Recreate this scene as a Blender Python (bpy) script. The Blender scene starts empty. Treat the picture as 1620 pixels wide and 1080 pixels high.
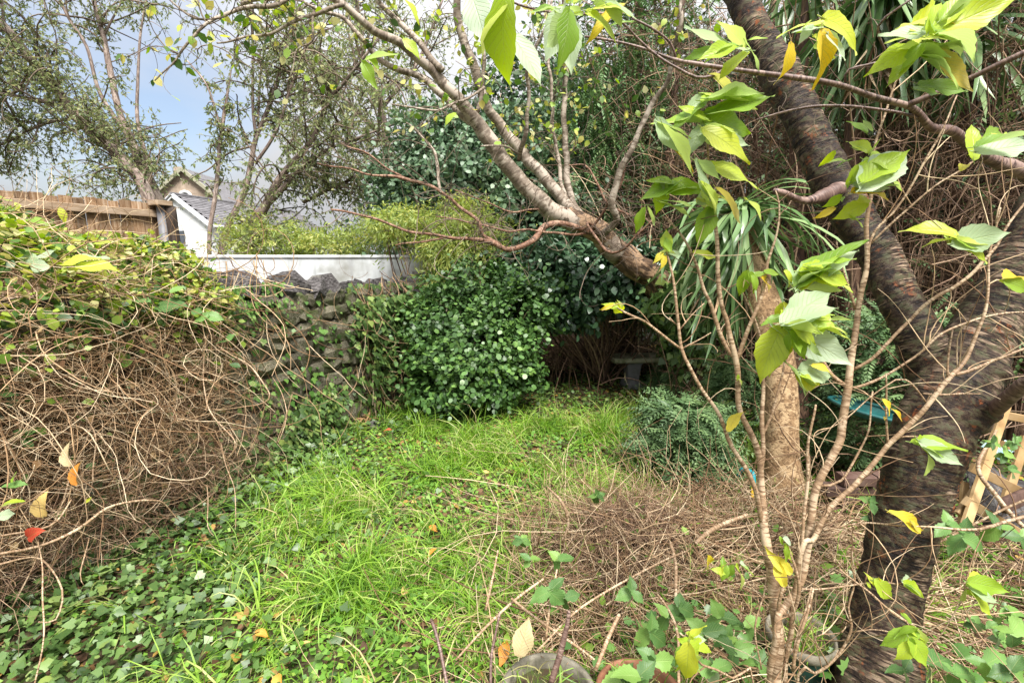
import bpy, math
import numpy as np
from mathutils import Vector, Matrix, Euler, noise as mn

R = np.random.default_rng(7)
SC = bpy.context.scene
COL = SC.collection

# ---------------------------------------------------------------- camera, sky, sun, exposure
CAM_H = 1.70
PITCH = math.radians(10.0)
FPX = 765.0                       # focal length in pixels of the 1620 px wide photograph
cam_d = bpy.data.cameras.new('camera')
cam_d.lens = 36.0 * FPX / 1620.0
cam_d.sensor_width = 36.0
cam_d.clip_start = 0.02
cam_d.clip_end = 1000.0
cam = bpy.data.objects.new('camera', cam_d)
COL.objects.link(cam)
cam.location = (0, 0, CAM_H)
cam.rotation_euler = (math.radians(90) - PITCH, 0, 0)
SC.camera = cam

SUN_EL, SUN_AZ = math.radians(58), math.radians(158)      # azimuth clockwise from +Y: behind the camera, to the right
world = bpy.data.worlds.new('World')
SC.world = world
world.use_nodes = True
wn = world.node_tree.nodes; wl = world.node_tree.links
wn.clear()
w_out = wn.new('ShaderNodeOutputWorld')
w_mix = wn.new('ShaderNodeMixShader')
w_sky = wn.new('ShaderNodeTexSky'); w_sky.sky_type = 'NISHITA'; w_sky.sun_disc = False
w_sky.sun_elevation = SUN_EL; w_sky.sun_rotation = SUN_AZ
w_bg1 = wn.new('ShaderNodeBackground'); w_bg1.inputs['Strength'].default_value = 0.07
w_bg2 = wn.new('ShaderNodeBackground'); w_bg2.inputs['Color'].default_value = (0.96, 0.97, 1.0, 1)
wl.new(w_sky.outputs[0], w_bg1.inputs['Color'])
w_tc = wn.new('ShaderNodeTexCoord')
w_no = wn.new('ShaderNodeTexNoise'); w_no.inputs['Scale'].default_value = 2.6; w_no.inputs['Detail'].default_value = 5
w_map = wn.new('ShaderNodeMapping'); w_map.inputs['Scale'].default_value = (1, 1, 2.4)
wl.new(w_tc.outputs['Generated'], w_map.inputs['Vector']); wl.new(w_map.outputs[0], w_no.inputs['Vector'])
# a gap of blue between the clouds, low to the left of the view
gap = Vector((-0.62, 0.80, 0.33)).normalized()
w_dot = wn.new('ShaderNodeVectorMath'); w_dot.operation = 'DOT_PRODUCT'; w_dot.inputs[1].default_value = gap
wl.new(w_tc.outputs['Generated'], w_dot.inputs[0])
w_gr = wn.new('ShaderNodeMapRange'); w_gr.inputs['From Min'].default_value = 0.955; w_gr.inputs['From Max'].default_value = 0.997
w_gr.inputs['To Min'].default_value = 0.42; w_gr.inputs['To Max'].default_value = -0.22
wl.new(w_dot.outputs['Value'], w_gr.inputs['Value'])
w_add = wn.new('ShaderNodeMath'); w_add.operation = 'ADD'
wl.new(w_no.outputs['Fac'], w_add.inputs[0]); wl.new(w_gr.outputs[0], w_add.inputs[1])
w_cr = wn.new('ShaderNodeMapRange'); w_cr.inputs['From Min'].default_value = 0.25; w_cr.inputs['From Max'].default_value = 0.7
w_cr.inputs['To Min'].default_value = 0.22; w_cr.inputs['To Max'].default_value = 1.0
wl.new(w_add.outputs[0], w_cr.inputs['Value'])
wl.new(w_cr.outputs[0], w_mix.inputs[0]); wl.new(w_bg1.outputs[0], w_mix.inputs[1]); wl.new(w_bg2.outputs[0], w_mix.inputs[2])
# overcast sky: the zenith three times as bright as the horizon
w_sep = wn.new('ShaderNodeSeparateXYZ'); wl.new(w_tc.outputs['Generated'], w_sep.inputs[0])
w_oc = wn.new('ShaderNodeMapRange'); w_oc.inputs['From Min'].default_value = 0.0; w_oc.inputs['From Max'].default_value = 1.0
w_oc.inputs['To Min'].default_value = 0.19; w_oc.inputs['To Max'].default_value = 0.72
wl.new(w_sep.outputs['Z'], w_oc.inputs['Value']); wl.new(w_oc.outputs[0], w_bg2.inputs['Strength'])
wl.new(w_mix.outputs[0], w_out.inputs['Surface'])

sun_d = bpy.data.lights.new('sun', 'SUN'); sun_d.energy = 3.5; sun_d.angle = math.radians(24); sun_d.color = (1.0, 0.96, 0.9)
sun = bpy.data.objects.new('sun', sun_d); COL.objects.link(sun)
sun_dir = Vector((math.sin(SUN_AZ) * math.cos(SUN_EL), math.cos(SUN_AZ) * math.cos(SUN_EL), math.sin(SUN_EL)))
sun.rotation_euler = sun_dir.to_track_quat('Z', 'Y').to_euler()

SC.view_settings.view_transform = 'Standard'
SC.view_settings.look = 'None'
SC.view_settings.exposure = 1.48
SC.view_settings.gamma = 1.0
SC.view_settings.use_curve_mapping = False
SC.cycles.use_denoising = True
SC.cycles.max_bounces = 6
SC.cycles.diffuse_bounces = 2
SC.cycles.glossy_bounces = 2
SC.cycles.transmission_bounces = 3

# ---------------------------------------------------------------- helpers
def P(px, py, d):
    """world point on the ray of photograph pixel (px,py) at distance d along the view axis"""
    a = (px - 810.0) / FPX * d; b = (540.0 - py) / FPX * d
    return np.array([a, d * math.cos(PITCH) + b * math.sin(PITCH), CAM_H - d * math.sin(PITCH) + b * math.cos(PITCH)])

def G(px, py, z=0.0):
    """world point where that ray meets height z"""
    b = (540.0 - py) / FPX
    dz = -math.sin(PITCH) + b * math.cos(PITCH)
    d = (z - CAM_H) / dz
    return P(px, py, d)

def gz(x, y):
    x = np.asarray(x, float); y = np.asarray(y, float)
    h = 0.035 * np.sin(1.3 * x + 0.7) * np.cos(1.1 * y) + 0.02 * np.sin(3.1 * x + 1.9 * y) + 0.012 * np.sin(6.3 * x - 5.1 * y + 1)
    far = np.clip(1 - (np.hypot(x, y) - 12) / 10, 0, 1)
    return h * far

def link(o, parent=None):
    COL.objects.link(o)
    if parent is not None: o.parent = parent
    return o

def tag(o, label=None, cat=None, group=None, kind=None):
    if label: o['label'] = label
    if cat: o['category'] = cat
    if group: o['group'] = group
    if kind: o['kind'] = kind
    return o

def empty(name, loc, label=None, cat=None, group=None):
    o = bpy.data.objects.new(name, None); o.location = Vector([float(v) for v in loc]); o.empty_display_size = 0.1
    link(o); tag(o, label, cat, group)
    return o

def origin_of(o):
    t = np.zeros(3)
    while o is not None: t = t + np.array(o.location); o = o.parent
    return t

class Mesh:
    """collects numpy vertex/triangle batches and links them as one mesh object (coordinates are world coordinates)"""
    def __init__(s): s.v = []; s.f = []; s.r = []; s.uv = []; s.b = []; s.n = 0; s.hasuv = False; s.hasb = False
    def add(s, V, F, rnd=0.5, uv=None, bark=None):
        V = np.asarray(V, float).reshape(-1, 3); F = np.asarray(F, np.int64).reshape(-1, 3)
        s.v.append(V); s.f.append(F + s.n); s.n += len(V)
        s.r.append(np.broadcast_to(np.asarray(rnd, float), (len(F),)).copy())
        if uv is None: uv = np.zeros((len(V), 2))
        else: s.hasuv = True
        s.uv.append(uv)
        if bark is None: bark = np.zeros((len(V), 3))
        else: s.hasb = True
        s.b.append(bark)
        return s
    def data(s, name, mat, origin=(0, 0, 0), smooth=True):
        V = np.concatenate(s.v) - np.asarray(origin); F = np.concatenate(s.f); Rn = np.concatenate(s.r)
        me = bpy.data.meshes.new(name)
        me.vertices.add(len(V)); me.vertices.foreach_set('co', V.astype(np.float32).ravel())
        me.loops.add(F.size); me.loops.foreach_set('vertex_index', F.astype(np.int32).ravel())
        me.polygons.add(len(F)); me.polygons.foreach_set('loop_start', np.arange(0, F.size, 3, dtype=np.int32))
        me.update(calc_edges=True)
        me.polygons.foreach_set('use_smooth', np.full(len(F), smooth))
        at = me.attributes.new('rnd', 'FLOAT', 'FACE'); at.data.foreach_set('value', Rn.astype(np.float32))
        if s.hasuv:
            ul = me.uv_layers.new(name='UVMap'); U = np.concatenate(s.uv)[F.ravel()]
            ul.data.foreach_set('uv', U.astype(np.float32).ravel())
        if s.hasb:
            ba = me.attributes.new('bark', 'FLOAT_VECTOR', 'POINT'); ba.data.foreach_set('vector', np.concatenate(s.b).astype(np.float32).ravel())
        me.materials.append(mat)
        return me
    def obj(s, name, mat, parent=None, smooth=True, kind=None):
        org = origin_of(parent)
        o = bpy.data.objects.new(name, s.data(name, mat, org, smooth)); link(o, parent)
        if kind: o['kind'] = kind
        return o
    def solo(s, name, mat, loc, smooth=True):
        """a top-level mesh object with its origin at loc"""
        o = bpy.data.objects.new(name, s.data(name, mat, loc, smooth)); o.location = Vector([float(v) for v in loc]); link(o)
        return o

def norm(a): return a / np.maximum(np.linalg.norm(a, axis=-1, keepdims=True), 1e-9)

def rdir(n, up=0.0, rng=R):
    a = rng.normal(size=(n, 3)); a[:, 2] += up
    return norm(a)

# leaf templates: x = width, y = length, z = out of the leaf
def tpl_fan(outline, center, cup=0.0):
    pts = [(center[0], center[1], 0.0)] + [(x, y, -cup * (abs(x))) for x, y in outline]
    n = len(outline); F = [(0, 1 + i, 1 + (i + 1) % n) for i in range(n)]
    return np.array(pts, float), np.array(F)
TPL = {}
TPL['dia'] = (np.array([(0, 0, 0), (.24, .45, .06), (0, 1, -.05), (-.24, .45, .06)], float), np.array([(0, 1, 2), (0, 2, 3)]))
TPL['wide'] = (np.array([(0, 0, -.02), (.33, .3, .07), (.28, .65, .05), (0, 1, -.06), (-.28, .65, -.02), (-.33, .3, -.02)], float),
               np.array([(0, 1, 5), (1, 2, 5), (2, 4, 5), (2, 3, 4)]))
TPL['round'] = (np.array([(0, 0, 0), (.40, .2, .07), (.48, .55, .06), (.24, .92, 0), (-.24, .92, -.03), (-.48, .55, 0), (-.40, .2, .02)], float),
                np.array([(0, 1, 6), (1, 2, 6), (2, 5, 6), (2, 3, 5), (3, 4, 5)]))
TPL['lance'] = (np.array([(0, 0, 0), (.1, .3, .03), (.09, .65, 0), (0, 1, -.12), (-.09, .65, 0), (-.1, .3, .03)], float),
                np.array([(0, 1, 5), (1, 2, 5), (2, 4, 5), (2, 3, 4)]))
TPL['ivy'] = tpl_fan([(0, .06), (.24, -.10), (.38, .08), (.56, .30), (.36, .46), (.24, .70), (0, 1.05), (-.24, .70), (-.36, .46), (-.56, .30), (-.38, .08), (-.24, -.10)], (0, .32), 0.16)
TPL['lobed'] = tpl_fan([(0, 0), (.3, .02), (.25, .2), (.52, .42), (.3, .52), (.34, .78), (.12, .78), (0, 1.05), (-.12, .78), (-.34, .78), (-.3, .52), (-.52, .42), (-.25, .2), (-.3, .02)], (0, .45), 0.15)

def leaves(M, kind, pos, axis, normal, size, rnd=None, width=1.0, rng=R, uv=False):
    T, F = TPL[kind]
    n = len(pos)
    if n == 0: return
    y = norm(axis); x = np.cross(y, normal); bad = np.linalg.norm(x, axis=1) < 1e-3
    x[bad] = np.cross(y[bad], [0.3, 0.5, 0.8]); x = norm(x); z = np.cross(x, y)
    size = np.broadcast_to(np.asarray(size, float), (n,))
    w = np.broadcast_to(np.asarray(width, float), (n,))
    cup = rng.uniform(-.6, 1.6, n)
    V = (T[None, :, 0, None] * x[:, None, :] * w[:, None, None] + T[None, :, 1, None] * y[:, None, :] + T[None, :, 2, None] * cup[:, None, None] * z[:, None, :]) * size[:, None, None] + pos[:, None, :]
    k = len(T)
    FF = F[None] + (np.arange(n) * k)[:, None, None]
    if rnd is None: rnd = rng.random(n)
    M.add(V, FF, np.repeat(rnd, len(F)))

def walk(n, m, start, d0, length, curl=1.0, grav=0.0, jit=0.25, rng=R):
    """n smooth random paths of m points; length per path; curl in radians over the path; grav pulls the heading down"""
    start = np.broadcast_to(start, (n, 3)).astype(float); d = norm(np.broadcast_to(d0, (n, 3)).astype(float).copy())
    length = np.broadcast_to(np.asarray(length, float), (n,)); st = (length / (m - 1))[:, None]
    w = rng.normal(size=(n, 3)) * np.broadcast_to(np.asarray(curl, float), (n,))[:, None] / (m - 1)
    out = np.zeros((n, m, 3)); out[:, 0] = start; p = start.copy()
    g = np.broadcast_to(np.asarray(grav, float), (n,))
    for i in range(1, m):
        d = d + np.cross(w, d) + rng.normal(size=(n, 3)) * jit / math.sqrt(m)
        d[:, 2] -= g / (m - 1)
        d = norm(d); p = p + d * st; out[:, i] = p
        w = w + rng.normal(size=(n, 3)) * 0.4 / (m - 1)
    return out

def tubes(M, paths, r0, r1=None, sides=3, rnd=None, rng=R):
    """paths (n,m,3); radius r0 -> r1 along each"""
    n, m, _ = paths.shape
    r0 = np.broadcast_to(np.asarray(r0, float), (n,)); r1 = r0 * 0.4 if r1 is None else np.broadcast_to(np.asarray(r1, float), (n,))
    t = np.gradient(paths, axis=1); t = norm(t)
    ref = norm(rng.normal(size=(n, 1, 3)))
    a = norm(np.cross(t, ref)); b = np.cross(t, a)
    rr = r0[:, None] + (r1 - r0)[:, None] * np.linspace(0, 1, m)[None]
    th = np.arange(sides) * 2 * math.pi / sides
    V = paths[:, :, None, :] + rr[:, :, None, None] * (np.cos(th)[None, None, :, None] * a[:, :, None, :] + np.sin(th)[None, None, :, None] * b[:, :, None, :])
    i = np.arange(m - 1)[:, None]; j = np.arange(sides)[None]
    A = i * sides + j; B = i * sides + (j + 1) % sides; C_ = A + sides; D = B + sides
    F = np.concatenate([np.stack([A, B, D], -1).reshape(-1, 3), np.stack([A, D, C_], -1).reshape(-1, 3)])
    FF = F[None] + (np.arange(n) * m * sides)[:, None, None]
    if rnd is None: rnd = rng.random(n)
    M.add(V, FF, np.repeat(rnd, len(F)))

def spline(pts, step=0.06):
    """Catmull-Rom through points (k,c): first three columns position, the rest interpolated with them"""
    p = np.asarray(pts, float)
    if len(p) < 3: p = np.vstack([p[0], (p[0] + p[-1]) / 2, p[-1]])
    q = np.vstack([2 * p[0] - p[1], p, 2 * p[-1] - p[-2]])
    out = []
    for i in range(1, len(q) - 2):
        L = np.linalg.norm(q[i + 1, :3] - q[i, :3]); k = max(2, int(L / step))
        for t in np.arange(k) / k:
            out.append(0.5 * ((2 * q[i]) + (-q[i - 1] + q[i + 1]) * t + (2 * q[i - 1] - 5 * q[i] + 4 * q[i + 1] - q[i + 2]) * t * t + (-q[i - 1] + 3 * q[i] - 3 * q[i + 1] + q[i + 2]) * t ** 3))
    out.append(q[-2])
    return np.array(out)

def fbm(co, scale, seed=0.0, octv=3):
    return np.array([mn.fractal(Vector((c[0] * scale + seed, c[1] * scale - seed, c[2] * scale + 2 * seed)), 0.9, 2.0, octv) for c in co])

def limb(M, path, sides=12, bump=0.0, bscale=6.0, seed=0.0, cap=True, rnd=0.5, knots=(), ring=0.0):
    """one thick stem; path (m,4): position, radius. Ring-displaced; keeps a 'bark' coordinate for the bark material"""
    p = path[:, :3]; r = np.maximum(path[:, 3], 0.0006); m = len(p)
    t = norm(np.gradient(p, axis=0))
    a = np.zeros((m, 3)); ref = np.array([0.31, -0.77, 0.55]); ref = ref / np.linalg.norm(ref)
    if abs(np.dot(ref, t[0])) > .9: ref = np.array([1., 0, 0])
    a[0] = norm(np.cross(t[0], ref))
    for i in range(1, m):
        v = a[i - 1] - t[i] * np.dot(a[i - 1], t[i]); a[i] = v / max(np.linalg.norm(v), 1e-9)
    b = np.cross(t, a)
    th = np.arange(sides) * 2 * math.pi / sides
    dirs = np.cos(th)[None, :, None] * a[:, None] + np.sin(th)[None, :, None] * b[:, None]
    rr = np.repeat(r[:, None], sides, 1)
    s = np.concatenate([[0], np.cumsum(np.linalg.norm(np.diff(p, axis=0), axis=1))])
    base = p[:, None] + rr[:, :, None] * dirs
    if bump > 0:
        f = fbm(base.reshape(-1, 3), bscale, seed).reshape(m, sides)
        f2 = fbm(base.reshape(-1, 3), bscale * 0.3, seed + 5, 2).reshape(m, sides)
        rr = rr * (1 + bump * (f * 0.6 + f2))
    if ring > 0:
        rc = np.stack([np.repeat(np.cos(th)[None], m, 0) * 1.6, np.repeat(np.sin(th)[None], m, 0) * 1.6, np.repeat((s * 38)[:, None], sides, 1)], -1).reshape(-1, 3)
        rr = rr * (1 + ring * np.maximum(fbm(rc, 1.0, seed, 3), -.35).reshape(m, sides))
    for (c, rad, amt) in knots:
        dd = np.linalg.norm(base - np.asarray(c)[None, None], axis=2)
        rr = rr + amt * np.exp(-(dd / rad) ** 2)
    V = p[:, None] + rr[:, :, None] * dirs
    bark = np.stack([np.repeat(np.cos(th)[None] * 1.0, m, 0) * r[:, None], np.repeat(np.sin(th)[None], m, 0) * r[:, None], np.repeat(s[:, None], sides, 1)], -1)
    i = np.arange(m - 1)[:, None]; j = np.arange(sides)[None]
    A = i * sides + j; B = i * sides + (j + 1) % sides; C_ = A + sides; D = B + sides
    F = np.concatenate([np.stack([A, B, D], -1).reshape(-1, 3), np.stack([A, D, C_], -1).reshape(-1, 3)])
    Vf = V.reshape(-1, 3); bf = bark.reshape(-1, 3)
    if cap:
        Vf = np.vstack([Vf, p[-1] + t[-1] * r[-1] * .6, p[0]]); bf = np.vstack([bf, [0, 0, s[-1]], [0, 0, 0]])
        e = (m - 1) * sides
        F = np.vstack([F, [[e + k, e + (k + 1) % sides, m * sides] for k in range(sides)], [[(k + 1) % sides, k, m * sides + 1] for k in range(sides)]])
    M.add(Vf, F, rnd, bark=bf)

def pxraw(pts):
    """(px, py, depth, apparent width px) -> (x, y, z, radius); off-axis stretch of a wide lens taken out of the width"""
    a = np.asarray(pts, float); t = np.gradient(a[:, :2], axis=0); t = norm(t); nrm = np.stack([-t[:, 1], t[:, 0]], 1)
    c = ((a[:, :2] - [810, 540]) / FPX * nrm).sum(1)
    return np.array([list(P(x, y, d)) + [w * 0.5 * d / FPX / math.sqrt(1 + k * k) * .94] for (x, y, d, w), k in zip(a, c)])

def pxpath(pts, step=0.05, wob=0.0, seed=0):
    q = pxraw(pts)
    s = spline(q, step)
    if wob > 0:
        rg = np.random.default_rng(seed); k = rg.uniform(0, 6, 3); t = np.arange(len(s)) * step
        s[:, :3] += wob * np.stack([np.sin(t * 9 + k[0]) + .6 * np.sin(t * 23 + k[1]), np.cos(t * 7 + k[1]), np.sin(t * 11 + k[2]) + .6 * np.cos(t * 19)], -1)
    return s

def boxm(M, lo, hi, rnd=0.5):
    x0, y0, z0 = lo; x1, y1, z1 = hi
    V = [(x0, y0, z0), (x1, y0, z0), (x1, y1, z0), (x0, y1, z0), (x0, y0, z1), (x1, y0, z1), (x1, y1, z1), (x0, y1, z1)]
    F = [(0, 2, 1), (0, 3, 2), (4, 5, 6), (4, 6, 7), (0, 1, 5), (0, 5, 4), (1, 2, 6), (1, 6, 5), (2, 3, 7), (2, 7, 6), (3, 0, 4), (3, 4, 7)]
    M.add(V, F, rnd)

def beam(M, a, b, w, h, side=None, rnd=0.5, bev=0.12):
    """a bevelled bar from a to b, w wide (along side), h high"""
    a = np.asarray(a, float); b = np.asarray(b, float); t = norm(b - a)
    s = np.array([0, 0, 1.0]) if side is None else np.asarray(side, float)
    s = s - t * np.dot(s, t); s = norm(s); u = np.cross(t, s)
    c = min(w, h) * bev
    prof = [(w / 2 - c, h / 2), (-(w / 2 - c), h / 2), (-w / 2, h / 2 - c), (-w / 2, -(h / 2 - c)), (-(w / 2 - c), -h / 2), (w / 2 - c, -h / 2), (w / 2, -(h / 2 - c)), (w / 2, h / 2 - c)]
    V = [a + s * x + u * y for x, y in prof] + [b + s * x + u * y for x, y in prof]
    F = []
    for i in range(8):
        j = (i + 1) % 8; F += [(i, j, 8 + j), (i, 8 + j, 8 + i)]
    for i in range(1, 7): F += [(0, i + 1, i), (8, 8 + i, 8 + i + 1)]
    M.add(V, F, rnd)

def lathe(M, prof, c, seg=40, rnd=0.5, rough=0.0):
    """prof: (radius, z) closed outline; c: centre"""
    k = len(prof); th = np.arange(seg) * 2 * math.pi / seg
    V = np.array([[(c[0] + r * math.cos(a), c[1] + r * math.sin(a), c[2] + z) for a in th] for r, z in prof]).reshape(-1, 3)
    F = []
    for i in range(k - 1):
        for j in range(seg):
            A = i * seg + j; B = i * seg + (j + 1) % seg
            F += [(A, B, B + seg), (A, B + seg, A + seg)]
    M.add(V, F, rnd)

# ---------------------------------------------------------------- materials
def nt(name):
    m = bpy.data.materials.new(name); m.use_nodes = True
    n = m.node_tree.nodes; l = m.node_tree.links; n.clear()
    return m, n, l
def ramp(n, stops, interp='LINEAR'):
    r = n.new('ShaderNodeValToRGB'); e = r.color_ramp; e.interpolation = interp
    while len(e.elements) < len(stops): e.elements.new(0.5)
    for el, (p, c) in zip(e.elements, stops): el.position = p; el.color = (*c, 1)
    return r

def leaf_mat(name, cols, rough=0.5, trans=0.35, spec=0.5, spots=0.0, tcol=None, obj_rand=False, veins=False):
    m, n, l = nt(name)
    k = len(cols); r = ramp(n, [(i / max(1, k - 1), c) for i, c in enumerate(cols)])
    if obj_rand:
        oi = n.new('ShaderNodeObjectInfo'); l.new(oi.outputs['Random'], r.inputs[0])
    else:
        at = n.new('ShaderNodeAttribute'); at.attribute_name = 'rnd'; l.new(at.outputs['Fac'], r.inputs[0])
    col = r.outputs[0]
    tc = n.new('ShaderNodeTexCoord')
    if spots > 0:
        no = n.new('ShaderNodeTexNoise'); no.inputs['Scale'].default_value = 38 if veins else 90; no.inputs['Detail'].default_value = 3
        l.new(tc.outputs['Object'], no.inputs['Vector'])
        rr = ramp(n, [(0.60, (0, 0, 0)), (0.72, (1, 1, 1))]); l.new(no.outputs['Fac'], rr.inputs[0])
        mm = n.new('ShaderNodeMath'); mm.operation = 'MULTIPLY'; mm.inputs[1].default_value = spots; l.new(rr.outputs[0], mm.inputs[0])
        mx = n.new('ShaderNodeMix'); mx.data_type = 'RGBA'; l.new(mm.outputs[0], mx.inputs['Factor']); l.new(col, mx.inputs['A'])
        mx.inputs['B'].default_value = (0.22, 0.15, 0.03, 1); col = mx.outputs['Result']
    bump = None
    if veins:
        uv = n.new('ShaderNodeUVMap'); sp = n.new('ShaderNodeSeparateXYZ'); l.new(uv.outputs[0], sp.inputs[0])
        ab = n.new('ShaderNodeMath'); ab.operation = 'ABSOLUTE'; l.new(sp.outputs['X'], ab.inputs[0])       # u: -1..1 across
        ma = n.new('ShaderNodeMath'); ma.operation = 'MULTIPLY_ADD'; ma.inputs[1].default_value = -0.30; l.new(ab.outputs[0], ma.inputs[0]); l.new(sp.outputs['Y'], ma.inputs[2])
        mu = n.new('ShaderNodeMath'); mu.operation = 'MULTIPLY'; mu.inputs[1].default_value = 60; l.new(ma.outputs[0], mu.inputs[0])
        co = n.new('ShaderNodeMath'); co.operation = 'COSINE'; l.new(mu.outputs[0], co.inputs[0])
        r1 = ramp(n, [(0.80, (0, 0, 0)), (1.0, (1, 1, 1))])
        l.new(co.outputs[0], r1.inputs[0])
        r2 = ramp(n, [(0.0, (1, 1, 1)), (0.07, (0, 0, 0))]); l.new(ab.outputs[0], r2.inputs[0])
        mxx = n.new('ShaderNodeMath'); mxx.operation = 'MAXIMUM'; l.new(r1.outputs[0], mxx.inputs[0]); l.new(r2.outputs[0], mxx.inputs[1])
        vf = n.new('ShaderNodeMath'); vf.operation = 'MULTIPLY'; vf.inputs[1].default_value = 0.35; l.new(mxx.outputs[0], vf.inputs[0])
        mv = n.new('ShaderNodeMix'); mv.data_type = 'RGBA'; l.new(vf.outputs[0], mv.inputs['Factor']); l.new(col, mv.inputs['A']); mv.inputs['B'].default_value = (0.34, 0.42, 0.14, 1); col = mv.outputs['Result']
        ge = n.new('ShaderNodeNewGeometry'); bk = n.new('ShaderNodeMix'); bk.data_type = 'RGBA'      # paler underside
        bf = n.new('ShaderNodeMath'); bf.operation = 'MULTIPLY'; bf.inputs[1].default_value = 0.45; l.new(ge.outputs['Backfacing'], bf.inputs[0])
        l.new(bf.outputs[0], bk.inputs['Factor']); l.new(col, bk.inputs['A']); bk.inputs['B'].default_value = (0.40, 0.46, 0.30, 1); col = bk.outputs['Result']
        bump = n.new('ShaderNodeBump'); bump.inputs['Strength'].default_value = 0.5; bump.inputs['Distance'].default_value = 0.002; bump.invert = True; l.new(mxx.outputs[0], bump.inputs['Height'])
    pr = n.new('ShaderNodeBsdfPrincipled'); pr.inputs['Roughness'].default_value = rough; pr.inputs['Specular IOR Level'].default_value = spec
    l.new(col, pr.inputs['Base Color'])
    if bump: l.new(bump.outputs[0], pr.inputs['Normal'])
    out = n.new('ShaderNodeOutputMaterial')
    if trans > 0:
        hs = n.new('ShaderNodeHueSaturation'); hs.inputs['Saturation'].default_value = 1.15; hs.inputs['Value'].default_value = 1.5; hs.inputs['Hue'].default_value = 0.49; l.new(col, hs.inputs['Color'])
        tr = n.new('ShaderNodeBsdfTranslucent'); l.new(hs.outputs[0], tr.inputs['Color'])
        ms = n.new('ShaderNodeMixShader'); ms.inputs[0].default_value = trans; l.new(pr.outputs[0], ms.inputs[1]); l.new(tr.outputs[0], ms.inputs[2]); l.new(ms.outputs[0], out.inputs[0])
    else: l.new(pr.outputs[0], out.inputs[0])
    return m

def twig_mat(name, cols, rough=0.75):
    m, n, l = nt(name)
    k = len(cols); r = ramp(n, [(i / max(1, k - 1), c) for i, c in enumerate(cols)])
    at = n.new('ShaderNodeAttribute'); at.attribute_name = 'rnd'; l.new(at.outputs['Fac'], r.inputs[0])
    tc = n.new('ShaderNodeTexCoord'); no = n.new('ShaderNodeTexNoise'); no.inputs['Scale'].default_value = 45; no.inputs['Detail'].default_value = 3; l.new(tc.outputs['Object'], no.inputs['Vector'])
    mr = n.new('ShaderNodeMapRange'); mr.inputs['From Min'].default_value = .3; mr.inputs['From Max'].default_value = .7; mr.inputs['To Min'].default_value = .65; mr.inputs['To Max'].default_value = 1.3; l.new(no.outputs['Fac'], mr.inputs['Value'])
    hs = n.new('ShaderNodeHueSaturation'); l.new(r.outputs[0], hs.inputs['Color']); l.new(mr.outputs[0], hs.inputs['Value'])
    pr = n.new('ShaderNodeBsdfPrincipled'); pr.inputs['Roughness'].default_value = rough; pr.inputs['Specular IOR Level'].default_value = 0.3
    l.new(hs.outputs[0], pr.inputs['Base Color']); out = n.new('ShaderNodeOutputMaterial'); l.new(pr.outputs[0], out.inputs[0])
    return m

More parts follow.
